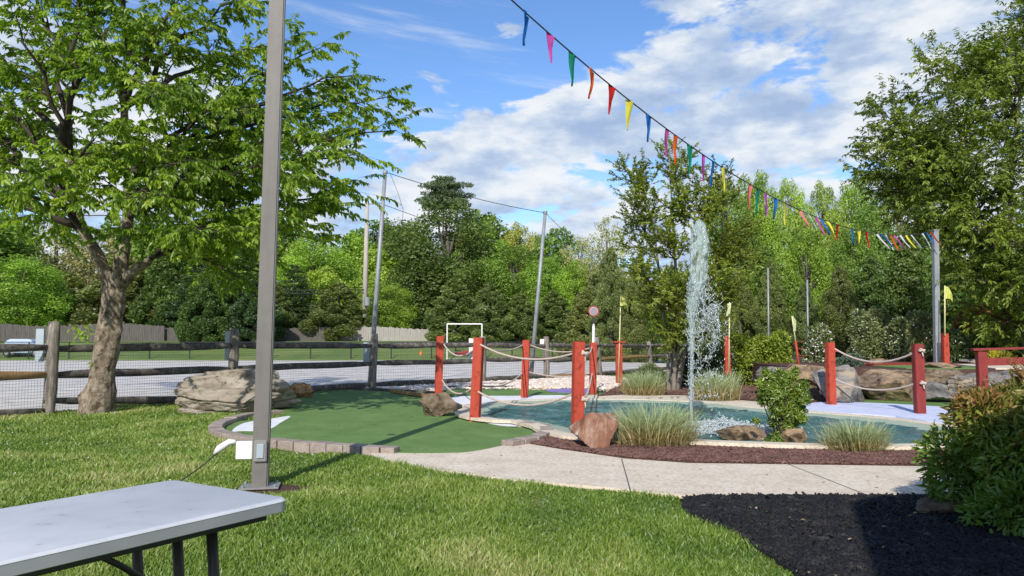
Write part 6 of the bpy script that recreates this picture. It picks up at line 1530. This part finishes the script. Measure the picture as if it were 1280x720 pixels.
# white blossom on the flowering shrub, rhododendron
rg=np.random.default_rng(31)
def blossoms(parent_name,px0,px1,py0,py1,Y,n,r):
    mb=MB()
    for i in range(n):
        c=at(rg.uniform(px0,px1),rg.uniform(py0,py1),Y+rg.uniform(-.1,.3)); s=r*rg.uniform(.5,1.2)
        mb.add([c+Vector(v)*s for v in ((1,0,0),(-1,0,0),(0,1,0),(0,-1,0),(0,0,.8),(0,0,-.8))],[(0,2,4),(2,1,4),(1,3,4),(3,0,4),(2,0,5),(1,2,5),(3,1,5),(0,3,5)])
    p=[o for o in bpy.data.objects if o.get('label','').startswith(parent_name)][0]; mb.build('blossom',M['white'],p)
blossoms('green shrub dotted',1006,1040,412,452,24.0,55,.035)
blossoms('large rhododendron with',1105,1165,396,430,25.2,22,.03)
blossoms('large dull green rhodo',1062,1112,395,450,26.2,14,.03)
# ornamental grasses
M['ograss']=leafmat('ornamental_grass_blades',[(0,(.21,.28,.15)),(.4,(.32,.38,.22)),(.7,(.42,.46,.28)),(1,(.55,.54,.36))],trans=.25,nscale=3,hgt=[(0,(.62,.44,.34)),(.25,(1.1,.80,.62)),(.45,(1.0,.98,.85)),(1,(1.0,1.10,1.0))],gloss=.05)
def ograss(px0,px1,pt,pb,label,n,seed,Y=None,wid=.005,spread=1.35):
    c=gp((px0+px1)/2,pb); Y=Y or c.y; a=at(px0,pb,Y); b=at(px1,pt,Y); w=(b.x-a.x)/2; H=b.z-.05; cx=(a.x+b.x)/2
    t=thing('ornamental_grass',label,'grass clump',(cx,Y,0),'ornamental grass clumps around the pond'); rg=np.random.default_rng(seed)
    bx=rg.normal(0,.33,n)*w; by=rg.normal(0,.3,n)*w*.7; bx=np.clip(bx,-w*.8,w*.8); ang=np.arctan2(by,bx)+rg.normal(0,.7,n)
    h=H*rg.uniform(.45,1.05,n); out=w*(.12+.5*rg.random(n)**1.3)*spread; dead=rg.random(n)<.28; h[dead]*=rg.uniform(.3,.6,dead.sum()); out[dead]*=1.5
    V=[];hg=[]; S=5; wa=rg.uniform(0,3.14,n); ww=wid*rg.uniform(.6,1.3,n)
    rows=[]; rs=rg.random(n)
    for k in range(S+1):
        u=k/S; r=out*u**1.9; z=h*(u-.22*u**3*(out/w)*1.6); x=cx+bx+np.cos(ang)*r; y=Y+.25+by+np.sin(ang)*r; wk=ww*(1-u**2*.9)
        rows.append(np.stack([x-np.cos(wa)*wk,y-np.sin(wa)*wk,z+.04],1)); rows.append(np.stack([x+np.cos(wa)*wk,y+np.sin(wa)*wk,z+.04],1))
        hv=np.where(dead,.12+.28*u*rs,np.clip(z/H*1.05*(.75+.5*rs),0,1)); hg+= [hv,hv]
    V=np.stack(rows,1).reshape(-1,3); HG=np.stack(hg,1).reshape(-1); b_=(np.arange(n)*2*(S+1))[:,None]
    Q=np.concatenate([b_+np.array([[2*k,2*k+1,2*k+3,2*k+2]]) for k in range(S)])
    tint=np.repeat(np.clip(rg.uniform(.1,.9,n),0,1),2*(S+1))
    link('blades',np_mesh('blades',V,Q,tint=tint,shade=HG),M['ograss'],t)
    # dry thatch
    return t
ograss(764,882,496,565,'large blue green grass clump right of the reddish rock',2000,101,wid=.0055)
ograss(1036,1126,520,573,'medium blue green grass clump at the pond edge under the right rope rail',1500,103,wid=.005)
ograss(868,930,457,504,'blue green grass clump across the pond in front of the yellow green hedge',1500,105,wid=.007)
ograss(776,836,459,497,'grass clump across the pond beside the capped flag post',1500,107,wid=.007)
gshrub(790,830,455,480,20.6,'olive seeding weeds behind the grass clump beside the capped flag post',M['rhodoleaf'],109,2500,.06)
for n_,g_ in (('hedge_shrub','yellow green hedge plants'),('rhododendron','rhododendrons on the terrace'),('juniper','low junipers on the terrace'),('net_pole','leaning net poles'),('slim_pole','slim grey poles behind the hedge'),('rope_railing','rope railings'),('brick_edging','brick edgings'),('timber_curb','timber curbs'),('board_fence','board fences beyond the lot'),('parked_car','cars parked beyond the lot')):
    for o in bpy.data.objects:
        if o.name.split('.')[0]==n_ and o.parent is None: o['group']=g_
print('objects',len(bpy.data.objects))

# a few fallen leaves and bits on the green, the path and the mulch
rg=np.random.default_rng(404); P=[];
for poly,n,z in ((turf,90,.056),(path_poly,40,.052),(bmulch,70,.075)):
    c,_r=scatter(poly,n,int(n)+7); 
    for x,y in c:
        if y<16 and x<7: P.append((x,y,z))
P=np.array(P); n=len(P); D=rdir(rg,n); D[:,2]*=.15; N=np.tile([[0,0,1.]],(n,1))+rg.normal(0,.25,(n,3)); L_=rg.uniform(.018,.05,n)
M['litter']=leafmat('dry_leaf_litter',[(0,(.16,.10,.05)),(.5,(.34,.26,.13)),(1,(.50,.46,.30))],trans=.2,nscale=3)
o=link('leaf_litter',leaf_mesh('leaf_litter',P,D,N,L_,L_*.5,rg.random(n)),M['litter']); tag(o,'scattered dry leaf bits on the green, path and mulch','leaf litter',kind='stuff')
